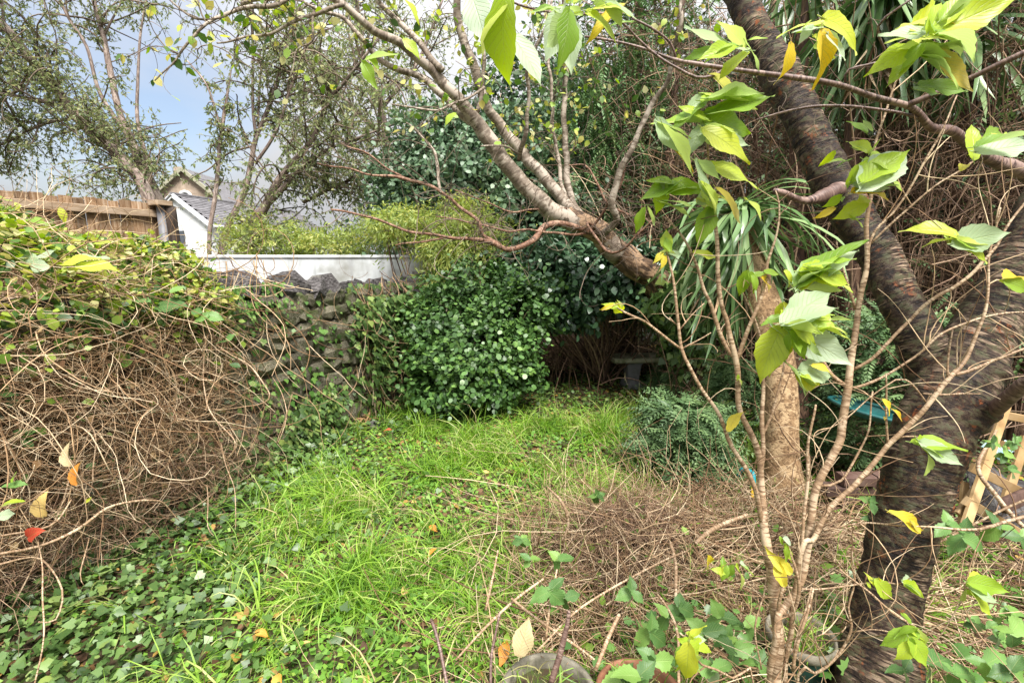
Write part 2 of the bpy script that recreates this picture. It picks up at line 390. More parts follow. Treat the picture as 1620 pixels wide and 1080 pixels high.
def cherry_mat(name):
    """dark wet cherry bark: blocky brown plates, thin dark rings, silvery peeling patches, rust in the cracks"""
    m, n, l = nt(name)
    at = n.new('ShaderNodeAttribute'); at.attribute_name = 'bark'
    def noise(sc, det=5, rough=.6, dist=0., loc=(0, 0, 0)):
        mp = n.new('ShaderNodeMapping'); mp.inputs['Scale'].default_value = sc; mp.inputs['Location'].default_value = loc; l.new(at.outputs['Vector'], mp.inputs['Vector'])
        no = n.new('ShaderNodeTexNoise'); no.inputs['Scale'].default_value = 1; no.inputs['Detail'].default_value = det; no.inputs['Roughness'].default_value = rough; no.inputs['Distortion'].default_value = dist; l.new(mp.outputs[0], no.inputs['Vector']); return no.outputs['Fac']
    def mix(f, a, b):
        mx = n.new('ShaderNodeMix'); mx.data_type = 'RGBA'; l.new(f, mx.inputs['Factor'])
        for k, v in (('A', a), ('B', b)):
            if isinstance(v, tuple): mx.inputs[k].default_value = (*v, 1)
            else: l.new(v, mx.inputs[k])
        return mx.outputs['Result']
    def st(src, a, b):
        r = ramp(n, [(a, (0, 0, 0)), (b, (1, 1, 1))]); l.new(src, r.inputs[0]); return r.outputs[0]
    def mul(a, b):
        q = n.new('ShaderNodeMath'); q.operation = 'MULTIPLY'; l.new(a, q.inputs[0]); l.new(b, q.inputs[1]); return q.outputs[0]
    base = noise((24, 24, 40), 9, .75, .3); r1 = ramp(n, [(.38, (.004, .0025, .0015)), (.48, (.024, .012, .007)), (.59, (.075, .042, .024)), (.73, (.16, .105, .066))]); l.new(base, r1.inputs[0])
    fine = noise((14, 14, 120), 5, .6, .2, (4, 2, 9)); big = noise((7, 7, 5), 3, .6, 0, (9, 1, 3)); big2 = noise((9, 9, 7), 4, .6, .5, (1, 6, 13))
    silver = mul(st(big, .50, .60), st(fine, .50, .57)); col = mix(silver, r1.outputs[0], (.25, .18, .125))
    rust = mul(st(big2, .55, .63), st(noise((34, 34, 22), 5, .7, .6, (2, 8, 1)), .50, .60)); col = mix(rust, col, (.19, .055, .016))
    dark = st(noise((9, 9, 85), 4, .6, .25, (7, 3, 2)), .56, .61); col = mix(dark, col, (.008, .005, .004))
    moss = mul(st(big2, .36, .30), st(base, .5, .6)); col = mix(moss, col, (.06, .06, .03))
    pr = n.new('ShaderNodeBsdfPrincipled'); l.new(col, pr.inputs['Base Color'])
    rr = ramp(n, [(.35, (.45,) * 3), (.6, (.8,) * 3)]); l.new(big, rr.inputs[0]); l.new(rr.outputs[0], pr.inputs['Roughness']); pr.inputs['Specular IOR Level'].default_value = .25
    ad = n.new('ShaderNodeMath'); ad.operation = 'SUBTRACT'; l.new(base, ad.inputs[0]); l.new(dark, ad.inputs[1])
    bp = n.new('ShaderNodeBump'); bp.inputs['Strength'].default_value = .9; bp.inputs['Distance'].default_value = .008; l.new(ad.outputs[0], bp.inputs['Height']); l.new(bp.outputs[0], pr.inputs['Normal'])
    out = n.new('ShaderNodeOutputMaterial'); l.new(pr.outputs[0], out.inputs[0]); return m

def bark_mat(name, dark, mid, light, hscale=(10, 10, 60), lscale=5, lamt=0.45, crack=None, bump=0.6, dist=0.01, rough=0.7, wet=0.0):
    """bark from the stem's own coordinate (around, around, along)"""
    m, n, l = nt(name)
    at = n.new('ShaderNodeAttribute'); at.attribute_name = 'bark'
    mp = n.new('ShaderNodeMapping'); mp.inputs['Scale'].default_value = hscale; l.new(at.outputs['Vector'], mp.inputs['Vector'])
    n1 = n.new('ShaderNodeTexNoise'); n1.inputs['Scale'].default_value = 1; n1.inputs['Detail'].default_value = 6; n1.inputs['Roughness'].default_value = 0.65; n1.inputs['Distortion'].default_value = .6; l.new(mp.outputs[0], n1.inputs['Vector'])
    r1 = ramp(n, [(0.36, dark), (0.52, mid), (0.72, tuple(0.5 * (a + b) for a, b in zip(mid, light)))]); l.new(n1.outputs['Fac'], r1.inputs[0])
    n2 = n.new('ShaderNodeTexNoise'); n2.inputs['Scale'].default_value = lscale; n2.inputs['Detail'].default_value = 4; l.new(at.outputs['Vector'], n2.inputs['Vector'])
    ad = n.new('ShaderNodeMath'); ad.operation = 'ADD'; l.new(n2.outputs['Fac'], ad.inputs[0])
    mu = n.new('ShaderNodeMath'); mu.operation = 'MULTIPLY'; mu.inputs[1].default_value = 0.7; l.new(n1.outputs['Fac'], mu.inputs[0]); l.new(mu.outputs[0], ad.inputs[1])
    r2 = ramp(n, [(1.1 - lamt * .5 - .04, (0, 0, 0)), (min(1, 1.1 - lamt * .5 + .03), (1, 1, 1))]); l.new(ad.outputs[0], r2.inputs[0])
    mx = n.new('ShaderNodeMix'); mx.data_type = 'RGBA'; l.new(r2.outputs[0], mx.inputs['Factor']); l.new(r1.outputs[0], mx.inputs['A']); mx.inputs['B'].default_value = (*light, 1)
    col = mx.outputs['Result']
    if crack:
        n3 = n.new('ShaderNodeTexNoise'); n3.inputs['Scale'].default_value = 1; n3.inputs['Detail'].default_value = 4
        m3 = n.new('ShaderNodeMapping'); m3.inputs['Scale'].default_value = (26, 26, 9); m3.inputs['Location'].default_value = (3, 7, 1); l.new(at.outputs['Vector'], m3.inputs['Vector']); l.new(m3.outputs[0], n3.inputs['Vector'])
        r3 = ramp(n, [(0.60, (0, 0, 0)), (0.66, (1, 1, 1))]); l.new(n3.outputs['Fac'], r3.inputs[0])
        mc = n.new('ShaderNodeMix'); mc.data_type = 'RGBA'; l.new(r3.outputs[0], mc.inputs['Factor']); l.new(col, mc.inputs['A']); mc.inputs['B'].default_value = (*crack, 1); col = mc.outputs['Result']
    pr = n.new('ShaderNodeBsdfPrincipled'); pr.inputs['Roughness'].default_value = rough; l.new(col, pr.inputs['Base Color'])
    bp = n.new('ShaderNodeBump'); bp.inputs['Strength'].default_value = bump; bp.inputs['Distance'].default_value = dist; l.new(n1.outputs['Fac'], bp.inputs['Height']); l.new(bp.outputs[0], pr.inputs['Normal'])
    if wet:
        rw = ramp(n, [(0.35, (1 - wet,) * 3), (0.6, (rough,) * 3)]); l.new(n2.outputs['Fac'], rw.inputs[0]); l.new(rw.outputs[0], pr.inputs['Roughness'])
    out = n.new('ShaderNodeOutputMaterial'); l.new(pr.outputs[0], out.inputs[0])
    return m

def solid_mat(name, cols, scale=8, detail=5, rough=0.8, bump=0.3, dist=0.01, stretch=(1, 1, 1), coord='Object', obj_rand=0.0, spec=0.3, lichen=None, lich_pos=0.6):
    m, n, l = nt(name)
    tc = n.new('ShaderNodeTexCoord'); mp = n.new('ShaderNodeMapping'); mp.inputs['Scale'].default_value = stretch; l.new(tc.outputs[coord], mp.inputs['Vector'])
    no = n.new('ShaderNodeTexNoise'); no.inputs['Scale'].default_value = scale; no.inputs['Detail'].default_value = detail; no.inputs['Roughness'].default_value = .62; l.new(mp.outputs[0], no.inputs['Vector'])
    k = len(cols); r = ramp(n, [(0.3 + 0.4 * i / max(1, k - 1), c) for i, c in enumerate(cols)])
    l.new(no.outputs['Fac'], r.inputs[0]); col = r.outputs[0]
    if lichen:
        n2 = n.new('ShaderNodeTexNoise'); n2.inputs['Scale'].default_value = scale * .55; n2.inputs['Detail'].default_value = 6
        mp2 = n.new('ShaderNodeMapping'); mp2.inputs['Location'].default_value = (5, 3, 8); ge = n.new('ShaderNodeNewGeometry'); l.new(ge.outputs['Position'], mp2.inputs['Vector']); l.new(mp2.outputs[0], n2.inputs['Vector'])
        r2 = ramp(n, [(lich_pos - .05, (0, 0, 0)), (lich_pos + .08, (1, 1, 1))]); l.new(n2.outputs['Fac'], r2.inputs[0])
        mx = n.new('ShaderNodeMix'); mx.data_type = 'RGBA'; l.new(r2.outputs[0], mx.inputs['Factor']); l.new(col, mx.inputs['A']); mx.inputs['B'].default_value = (*lichen, 1); col = mx.outputs['Result']
    if obj_rand > 0:
        oi = n.new('ShaderNodeObjectInfo'); mr = n.new('ShaderNodeMapRange'); mr.inputs['To Min'].default_value = 1 - obj_rand; mr.inputs['To Max'].default_value = 1 + obj_rand; l.new(oi.outputs['Random'], mr.inputs['Value'])
        hs = n.new('ShaderNodeHueSaturation'); l.new(mr.outputs[0], hs.inputs['Value']); l.new(col, hs.inputs['Color']); col = hs.outputs[0]
    pr = n.new('ShaderNodeBsdfPrincipled'); pr.inputs['Roughness'].default_value = rough; pr.inputs['Specular IOR Level'].default_value = spec; l.new(col, pr.inputs['Base Color'])
    if bump > 0:
        bp = n.new('ShaderNodeBump'); bp.inputs['Strength'].default_value = bump; bp.inputs['Distance'].default_value = dist; l.new(no.outputs['Fac'], bp.inputs['Height']); l.new(bp.outputs[0], pr.inputs['Normal'])
    out = n.new('ShaderNodeOutputMaterial'); l.new(pr.outputs[0], out.inputs[0])
    return m

MT = {}
MT['soil'] = solid_mat('soil_and_litter', [(.022, .015, .009), (.06, .04, .022), (.05, .065, .02), (.10, .065, .035)], scale=14, bump=.8, dist=.02, rough=.95)
MT['grass'] = leaf_mat('grass_blades', [(.065, .15, .018), (.13, .265, .028), (.20, .365, .038), (.28, .45, .055), (.45, .48, .18), (.50, .42, .22)], rough=.5, trans=.35)
MT['weed'] = leaf_mat('low_weeds', [(.05, .13, .02), (.11, .25, .03), (.17, .33, .045), (.28, .40, .07)], rough=.5, trans=.3)
MT['ivy'] = leaf_mat('ivy_leaf', [(.026, .055, .014), (.052, .105, .024), (.09, .165, .042), (.14, .225, .065), (.20, .26, .06)], rough=.45, trans=.12, spec=.6, spots=.25)
MT['ivy_light'] = leaf_mat('young_ivy_leaf', [(.04, .10, .02), (.08, .18, .035), (.14, .27, .055), (.22, .33, .10)], rough=.4, trans=.25, spec=.5)
MT['mound'] = leaf_mat('climber_leaf', [(.05, .10, .03), (.06, .13, .03), (.13, .24, .035), (.26, .38, .05), (.40, .48, .09), (.55, .50, .16), (.60, .60, .34)], rough=.45, trans=.35, spots=.2)
MT['willow'] = leaf_mat('willow_leaf', [(.11, .15, .07), (.18, .23, .10), (.25, .30, .14), (.35, .35, .17)], rough=.5, trans=.45)
MT['camellia'] = leaf_mat('camellia_leaf', [(.028, .07, .018), (.05, .115, .028), (.085, .18, .04), (.17, .30, .06)], rough=.46, trans=.08, spec=.6)
MT['laurel'] = leaf_mat('laurel_leaf', [(.02, .052, .024), (.036, .085, .038), (.06, .12, .058), (.10, .17, .085)], rough=.34, trans=.05, spec=.7)
MT['holly'] = leaf_mat('dark_glossy_leaf', [(.04, .085, .045), (.075, .14, .07), (.115, .19, .10), (.16, .24, .11)], rough=.45, trans=.12, spec=.6)
MT['darkgreen'] = leaf_mat('dark_evergreen_leaf', [(.018, .036, .015), (.032, .06, .024), (.05, .085, .035)], rough=.5, trans=.08)
MT['golden'] = leaf_mat('yellow_green_leaf', [(.13, .20, .05), (.23, .31, .075), (.34, .40, .10), (.50, .46, .14)], rough=.5, trans=.4)
MT['conifer'] = leaf_mat('conifer_spray', [(.04, .085, .033), (.075, .14, .05), (.12, .20, .075), (.17, .25, .09)], rough=.55, trans=.15)
MT['conifer2'] = leaf_mat('hanging_conifer_spray', [(.06, .13, .045), (.10, .20, .07), (.15, .26, .10), (.20, .24, .09)], rough=.55, trans=.2)
MT['strap'] = leaf_mat('strap_leaf', [(.05, .11, .035), (.09, .17, .055), (.15, .25, .09), (.26, .36, .16)], rough=.35, trans=.15, spec=.6)
MT['deadleaf'] = leaf_mat('dead_leaf', [(.10, .05, .025), (.19, .10, .045), (.30, .18, .08), (.42, .30, .15)], rough=.8, trans=.15)
MT['litter'] = leaf_mat('leaf_litter', [(.05, .025, .012), (.10, .05, .022), (.19, .10, .04), (.33, .20, .05), (.5, .34, .05)], rough=.7, trans=.1)
MT['bramble'] = leaf_mat('bramble_leaf', [(.05, .12, .03), (.08, .18, .045), (.13, .26, .06), (.20, .34, .07)], rough=.5, trans=.25, veins=True, spots=.15, obj_rand=True)
MT['cherryleaf'] = leaf_mat('cherry_leaf', [(.16, .29, .03), (.24, .39, .035), (.33, .48, .04), (.42, .54, .05), (.52, .56, .06)], rough=.42, trans=.45, veins=True, spots=.35, obj_rand=True)
MT['paleleaf'] = leaf_mat('pale_underside_leaf', [(.30, .40, .22), (.40, .50, .32), (.50, .60, .45)], rough=.5, trans=.4, veins=True, obj_rand=True)
MT['yellowleaf'] = leaf_mat('yellow_leaf', [(.62, .50, .03), (.75, .50, .03), (.60, .55, .06)], rough=.5, trans=.35, veins=True, spots=.5, obj_rand=True)
MT['tan_twig'] = twig_mat('dry_vine', [(.09, .045, .024), (.24, .14, .07), (.46, .31, .18), (.72, .58, .40)])
MT['brown_twig'] = twig_mat('dead_conifer_twig', [(.07, .042, .028), (.15, .09, .058), (.26, .165, .11), (.42, .29, .19)])
MT['straw'] = twig_mat('straw_stems', [(.13, .07, .038), (.27, .165, .09), (.44, .31, .185), (.62, .49, .33)])
MT['grey_twig'] = twig_mat('grey_twig', [(.07, .05, .035), (.14, .10, .075), (.22, .17, .125)])
MT['sapling'] = bark_mat('sapling_bark', (.12, .07, .036), (.29, .185, .105), (.48, .36, .24), hscale=(30, 30, 160), lscale=9, lamt=.42, bump=.4, dist=.002, rough=.6)
MT['cherrytwig'] = bark_mat('cherry_branch_bark', (.045, .024, .02), (.12, .07, .055), (.25, .17, .14), hscale=(30, 30, 140), lscale=9, lamt=.40, bump=.4, dist=.002, rough=.5)
MT['cherrybark'] = cherry_mat('cherry_bark')
MT['greybark'] = bark_mat('smooth_grey_bark', (.09, .065, .045), (.20, .155, .115), (.38, .32, .26), hscale=(14, 14, 40), lscale=7, lamt=.42, bump=.4, dist=.006)
MT['willowbark'] = bark_mat('willow_bark', (.08, .055, .045), (.20, .145, .12), (.34, .27, .23), hscale=(30, 30, 7), lscale=3, lamt=.36, bump=1, dist=.02)
MT['brownbark'] = bark_mat('brown_bark', (.03, .015, .01), (.11, .055, .035), (.22, .13, .08), hscale=(25, 25, 8), lscale=3, lamt=.36, bump=1, dist=.02)
MT['redbranch'] = bark_mat('reddish_branch_bark', (.05, .025, .015), (.17, .08, .045), (.30, .18, .12), hscale=(30, 30, 50), lscale=7, lamt=.36, bump=.5, dist=.004)
MT['leantrunk'] = bark_mat('old_trunk_bark', (.02, .011, .006), (.10, .055, .028), (.30, .19, .11), hscale=(22, 22, 9), lscale=6, lamt=.44, bump=1, dist=.02)
MT['corky'] = bark_mat('corky_bark', (.10, .055, .025), (.27, .165, .08), (.42, .29, .16), hscale=(40, 40, 50), lscale=9, lamt=.40, bump=1.0, dist=.012, rough=.85)
MT['stone'] = solid_mat('wall_stone', [(.045, .042, .026), (.11, .10, .066), (.19, .172, .125), (.30, .275, .215)], scale=16, bump=.9, dist=.02, obj_rand=.35, lichen=(.07, .085, .03), lich_pos=.55, rough=.9)
MT['mortar'] = solid_mat('earthy_mortar', [(.03, .025, .016), (.07, .06, .038), (.11, .095, .06)], scale=14, bump=.8, dist=.02, rough=.95)
MT['coping'] = solid_mat('dark_coping_stone', [(.02, .018, .018), (.05, .045, .045), (.11, .10, .10), (.2, .19, .185)], scale=12, bump=1, dist=.03, obj_rand=.3, lichen=(.19, .18, .165), lich_pos=.64, rough=.9)
# ================================================================ ground
def make_ground():
    a = np.concatenate([-np.geomspace(160, 7.2, 16), np.arange(-7, 7.01, 0.14), np.geomspace(7.2, 160, 16)])
    b = np.concatenate([-np.geomspace(60, 1.2, 8), np.arange(-1, 12.01, 0.14), np.geomspace(12.2, 200, 16)])
    X, Y = np.meshgrid(a, b); Z = gz(X, Y) + 0.02 * np.sin(X * 17 + Y * 9) * np.cos(Y * 15) * (np.hypot(X, Y) < 10)
    V = np.stack([X, Y, Z], -1).reshape(-1, 3); w = len(a)
    i = np.arange(len(b) - 1)[:, None]; j = np.arange(w - 1)[None]; A = (i * w + j)
    F = np.concatenate([np.stack([A, A + 1, A + w + 1], -1).reshape(-1, 3), np.stack([A, A + w + 1, A + w], -1).reshape(-1, 3)])
    m = Mesh(); m.add(V, F); o = m.obj('ground', MT['soil']); o['kind'] = 'structure'
make_ground()

# ================================================================ old rubble wall on the left
def wx(Y): return -2.14 + (Y - 3.48) * 0.398
WU = np.array([0.398, 1.0, 0]); WU /= np.linalg.norm(WU)        # along the wall, away from the camera
WN = np.array([WU[1], -WU[0], 0])                                # out of the wall, into the garden
W0 = np.array([wx(0.6), 0.6, 0]); WLEN = 6.1
def wall_pt(s, z, out=0.0): return W0 + WU * s + WN * out + np.array([0, 0, z])
def wall_top(s): return 1.40 - 0.016 * s + 0.03 * math.sin(2.1 * s)
def rock_variant(k, rng):
    """a rough block in a unit cube, 24-48 triangles"""
    g = np.array([-.5, 0, .5]); V = []; idx = {}
    for x in range(3):
        for y in range(3):
            for z in range(3):
                if x == 1 and y == 1 and z == 1: continue
                p = np.array([g[x], g[y], g[z]]); c = (x != 1) + (y != 1) + (z != 1)
                p = p * {1: 1.04, 2: .97, 3: .83}[c] + rng.normal(size=3) * .065
                idx[(x, y, z)] = len(V); V.append(p)
    F = []
    for ax in range(3):
        for sd in (0, 2):
            for u in range(2):
                for v in range(2):
                    q = []
                    for du, dv in ((0, 0), (1, 0), (1, 1), (0, 1)):
                        c = [0, 0, 0]; c[ax] = sd; c[(ax + 1) % 3] = u + du; c[(ax + 2) % 3] = v + dv; q.append(idx[tuple(c)])
                    if sd == 0: q = q[::-1]
                    F += [(q[0], q[1], q[2]), (q[0], q[2], q[3])]
    return np.array(V), F
rg = np.random.default_rng(11)
ROCKS = []
for k in range(9):
    V, F = rock_variant(k, rg); m = Mesh(); m.add(V, F); ROCKS.append(m.data('wall_stone_mesh', MT['stone'], smooth=False))
JAGS = []
for k in range(7):
    V, F = rock_variant(k, rg); V = V + rg.normal(size=V.shape) * .05
    top = V[:, 2] > 0; V[top, 0] *= rg.uniform(.25, .6); V[top, 1] *= rg.uniform(.4, .8); V[top, 0] += rg.uniform(-.22, .22)
    m = Mesh(); m.add(V, F); JAGS.append(m.data('coping_mesh', MT['coping'], smooth=False))
wall = empty('stone_wall', wall_pt(2.6, 0), 'old rubble stone wall with jagged dark coping running along the left of the garden', 'stone wall')
wo = origin_of(wall)
core = Mesh(); core_n = 40
cs = np.linspace(0, WLEN, core_n)
for sgn in (0,):
    pts = []
    for s in cs:
        t = wall_top(s); pts += [wall_pt(s, -.05, .006), wall_pt(s, t - .03, -.004), wall_pt(s, t - .03, -.40), wall_pt(s, -.05, -.42)]
    F = []
    for i in range(core_n - 1):
        for j in range(4):
            a = i * 4 + j; b = i * 4 + (j + 1) % 4; F += [(a, b + 4, b), (a, a + 4, b + 4)]
    F += [(0, 1, 2), (0, 2, 3), (4 * core_n - 4, 4 * core_n - 2, 4 * core_n - 3), (4 * core_n - 4, 4 * core_n - 1, 4 * core_n - 2)]
    core.add(np.array(pts), F)
core.obj('wall_core', MT['mortar'], wall, smooth=False)
ang = math.atan2(WU[1], WU[0])
def put_rock(name, me, s, z, out, sx, sy, sz, rot):
    o = bpy.data.objects.new(name, me); o.location = Vector(wall_pt(s, z, out) - wo); o.scale = (sx, sy, sz); o.rotation_euler = (rot[0], rot[1], ang + rot[2]); link(o, wall); return o
ns = 0; RH = .125; taken = np.zeros((11, int(WLEN / .06) + 8), bool)
cells = [(r_, c_) for r_ in range(11) for c_ in range(taken.shape[1] - 6)]
for r_ in range(11):
    c_ = int(.9 / .06) + int(rg.integers(0, 2))
    while c_ < taken.shape[1] - 8:
        if taken[r_, c_]: c_ += 1; continue
        near = c_ * .06 < 2.0
        wc = int(rg.choice([2, 3, 3, 4, 4, 5, 6], p=[.16, .2, .2, .16, .12, .1, .06])) + (2 if near else 0); tall = r_ < 10 and rg.random() < .26
        k_ = 1
        while k_ < wc and not taken[r_, c_ + k_]: k_ += 1
        wc = k_; taken[r_, c_:c_ + wc] = True
        if tall: taken[r_ + 1, c_:c_ + wc] = True
        h = RH * (2 if tall else 1); s_ = (c_ + wc / 2) * .06
        if ns < 298:
            put_rock('stone', ROCKS[rg.integers(9)], s_ + rg.normal() * .008, r_ * RH + h / 2 + rg.normal() * .012, -.045 + rg.uniform(-.012, .018), wc * .06 * rg.uniform(.93, 1.06), rg.uniform(.13, .18), h * rg.uniform(.86, 1.08), (rg.normal() * .05, rg.normal() * .09, rg.normal() * .045)); ns += 1
        c_ += wc
s = 0.6
while s < WLEN:
    w = rg.uniform(.10, .24); hh = rg.uniform(.09, .19)
    pxs = {3.05: .34, 3.32: .30}
    big = 2.75 < s < 3.4
    if big: hh = rg.uniform(.22, .30); w = rg.uniform(.15, .22)
    put_rock('coping_stone', JAGS[rg.integers(7)], s + w / 2, wall_top(s) + hh * .36, -.17 + rg.uniform(-.04, .06), w * 1.25, rg.uniform(.28, .40), hh * 1.15, (rg.normal() * .12, rg.normal() * .25, rg.normal() * .25))
    s += w * .95

# ================================================================ white rendered wall behind
MT['render'] = solid_mat('white_render', [(.34, .35, .36), (.48, .50, .51), (.54, .56, .58), (.58, .60, .61)], scale=3.2, detail=8, rough=.9, bump=.25, dist=.004, stretch=(2.2, 2.2, .5), lichen=(.26, .26, .24), lich_pos=.60)
MT['whitepaint'] = solid_mat('white_paint', [(.62, .64, .66), (.72, .74, .76)], scale=4, rough=.7, bump=.05)
ww = empty('garden_wall', P(480, 520, 7.0) * [1, 1, 0], 'plain white rendered wall beyond the stone wall coping', 'white wall')
a0 = P(300, 402, 6.7) * [1, 1, 0]; a1 = P(672, 418, 7.3) * [1, 1, 0]; a0 = a0 - (a1 - a0) * .35
m = Mesh(); beam(m, a0 + [0, 0, .80], a1 + [0, 0, .80], .18, 1.74, side=np.cross(norm(a1 - a0), [0, 0, 1]), bev=.03); m.obj('wall_face', MT['render'], ww, smooth=False)
m = Mesh(); beam(m, a0 + [0, 0, 1.693], a1 + [0, 0, 1.693], .215, .045, side=np.cross(norm(a1 - a0), [0, 0, 1]), bev=.2); m.obj('wall_cap', MT['render'], ww, smooth=False)

# ================================================================ timber fence at the upper left
MT['fence'] = solid_mat('weathered_fence_board', [(.07, .04, .022), (.18, .105, .055), (.28, .19, .12), (.36, .29, .22)], scale=7, detail=7, stretch=(7, 7, .5), rough=.85, bump=.8, dist=.006, obj_rand=.45)
MT['fencerail'] = solid_mat('fence_rail', [(.22, .145, .09), (.34, .25, .17), (.44, .34, .25)], scale=6, detail=6, stretch=(1, 1, 7), rough=.85, bump=.5, dist=.004)
f0 = P(-60, 286, 4.05); f1 = P(268, 322, 5.5)
fdir = f1 - f0; fdir[2] = 0; FL = np.linalg.norm(fdir); fdir /= FL; fn = np.array([fdir[1], -fdir[0], 0])
def ftop(t): return (f0[2] - .04) + ((f1[2] - .02) - (f0[2] - .04)) * t / FL
fence = empty('wooden_fence', [f1[0], f1[1], 0], 'weathered brown board fence with a top rail behind the leafy climber mound', 'fence')
t = 0.0; rg = np.random.default_rng(5)
while t < FL - .02:
    w = rg.uniform(.088, .108); p = f0 * [1, 1, 0] + fdir * (t + w / 2) - fn * (.012 if int(t * 10) % 2 else .0)
    top = ftop(t) + rg.normal() * .008 + (.07 if rg.random() < .06 else 0)
    m = Mesh(); beam(m, p + [0, 0, 0], p + [rg.normal() * .004, 0, top], w, .018, side=fdir, bev=.15); m.obj('fence_board', MT['fence'], fence, smooth=False)
    t += w + rg.uniform(.0, .006)
m = Mesh(); q0 = f0 * [1, 1, 0] + fn * .035; q1 = q0 + fdir * (FL + .03)
beam(m, q0 + [0, 0, ftop(0) - .11], q1 + [0, 0, ftop(FL) - .11], .03, .075, side=fn); m.obj('rail', MT['fencerail'], fence, smooth=False)
m = Mesh(); beam(m, q0 + [0, 0, 1.3], q1 + [0, 0, 1.3], .03, .075, side=fn); m.obj('rail', MT['fencerail'], fence, smooth=False)
m = Mesh(); pp = f0 * [1, 1, 0] + fdir * (FL - 1.95) + fn * .02; beam(m, pp, pp + [0, 0, ftop(FL - 1.9) + .08], .08, .08); m.obj('post', MT['fencerail'], fence, smooth=False)
MT['greypipe'] = solid_mat('dull_grey_metal', [(.10, .10, .11), (.17, .17, .18)], scale=9, rough=.5, bump=.1)
MT['darkpost'] = solid_mat('dark_rotten_post', [(.02, .015, .012), (.07, .05, .04)], scale=18, stretch=(2, 2, .4), bump=.8)
pc = P(256, 340, 5.35); gp = empty('fence_post', [pc[0], pc[1], 0], 'round grey post with a flat stone cap at the end of the board fence', 'post')
m = Mesh(); lathe(m, [(.001, 0), (.045, 0), (.045, ftop(FL) - .02), (.001, ftop(FL) - .02)], [pc[0], pc[1], 0], 16); m.obj('shaft', MT['greypipe'], gp)
m = Mesh(); zc = ftop(FL); c_ = np.array([pc[0], pc[1], 0]); beam(m, c_ + [0, 0, zc - .02], c_ + [0, 0, zc + .03], .18, .18, side=fdir, bev=.1); m.obj('cap', MT['fencerail'], gp, smooth=False)
pc = P(279, 340, 5.4)
m = Mesh(); q = spline(np.array([[pc[0], pc[1], 0, .065], [pc[0] - .03, pc[1], 1.2, .06], [pc[0] - .07, pc[1], ftop(FL) - .03, .06]]), .08); limb(m, q, 10, bump=.25, bscale=9); o = m.solo('tree_stump', MT['darkpost'], (pc[0], pc[1], 0)); tag(o, 'dark dead stump leaning beside the round grey post', 'stump')

# ================================================================ distant houses
MT['gable'] = solid_mat('rough_gable_stone', [(.22, .17, .13), (.33, .26, .20), (.42, .34, .27)], scale=3, detail=8, rough=.95, bump=.4, dist=.03)
MT['gabletrim'] = solid_mat('gable_trim', [(.26, .25, .18), (.34, .33, .25)], scale=3, rough=.9, bump=.2)
MT['slate'] = solid_mat('grey_slate', [(.10, .095, .10), (.15, .145, .155), (.20, .195, .205)], scale=4, rough=.7, bump=.2, obj_rand=.18)
MT['glassdark'] = solid_mat('dark_pane', [(.05, .06, .07), (.09, .10, .12)], scale=3, rough=.15, bump=0, spec=.6)
ap = P(290, 269, 40.0)
gb = empty('gabled_house', [ap[0], ap[1], 0], 'distant brown stone gable with a round attic window above the slate roof', 'house')
hx = norm(np.array([1, .12, 0])); hy = np.array([-hx[1], hx[0], 0]); gw = 5.2; gh = 4.6
def hp(x, y, z): return np.array([ap[0], ap[1], 0]) + hx * x + hy * y + np.array([0, 0, z])
zt = ap[2]
m = Mesh(); V = [hp(-gw, 0, 0), hp(gw, 0, 0), hp(gw, 0, zt - gh), hp(0, 0, zt), hp(-gw, 0, zt - gh)]; V += [v + hy * 9 for v in V]
F = [(0, 1, 2), (0, 2, 4), (4, 2, 3), (5, 7, 6), (5, 9, 7), (9, 8, 7), (1, 6, 7), (1, 7, 2), (0, 4, 9), (0, 9, 5)]
m.add(V, F); m.obj('wall', MT['gable'], gb, smooth=False)
for sg in (-1, 1):
    m = Mesh(); beam(m, hp(sg * (gw + .5), 4.5, zt - gh - .35), hp(0, 4.5, zt + .09), 9.5, .16, side=hy); m.obj('roof', MT['slate'], gb, smooth=False)
    m = Mesh(); beam(m, hp(sg * (gw + .5), -.33, zt - gh - .40), hp(0, -.33, zt + .04), .16, .28, side=hy); m.obj('verge_board', MT['gabletrim'], gb, smooth=False)
c = hp(0, -.06, zt - 2.15); th = np.linspace(0, 2 * math.pi, 25)[:-1]
m = Mesh(); ring = []
for r_, y_ in ((.52, 0), (.52, -.16), (.30, -.16), (.30, .0)): ring += [c + hx * r_ * math.cos(a) + np.array([0, 0, r_ * math.sin(a)]) + hy * y_ for a in th]
F = []
for i in range(3):
    for j in range(24): A = i * 24 + j; B = i * 24 + (j + 1) % 24; F += [(A, B, B + 24), (A, B + 24, A + 24)]
m.add(ring, F); fr = m.obj('window', MT['whitepaint'], gb)
m = Mesh(); V = [c - hy * .05] + [c - hy * .05 + hx * .32 * math.cos(a) + np.array([0, 0, .32 * math.sin(a)]) for a in th]; m.add(V, [(0, 1 + j, 1 + (j + 1) % 24) for j in range(24)]); m.obj('pane', MT['glassdark'], fr)
m = Mesh(); beam(m, hp(-.75, .9, zt - 1.0), hp(-.75, .9, zt + .35), .7, .6, side=hx); m.obj('chimney', MT['gable'], gb, smooth=False)

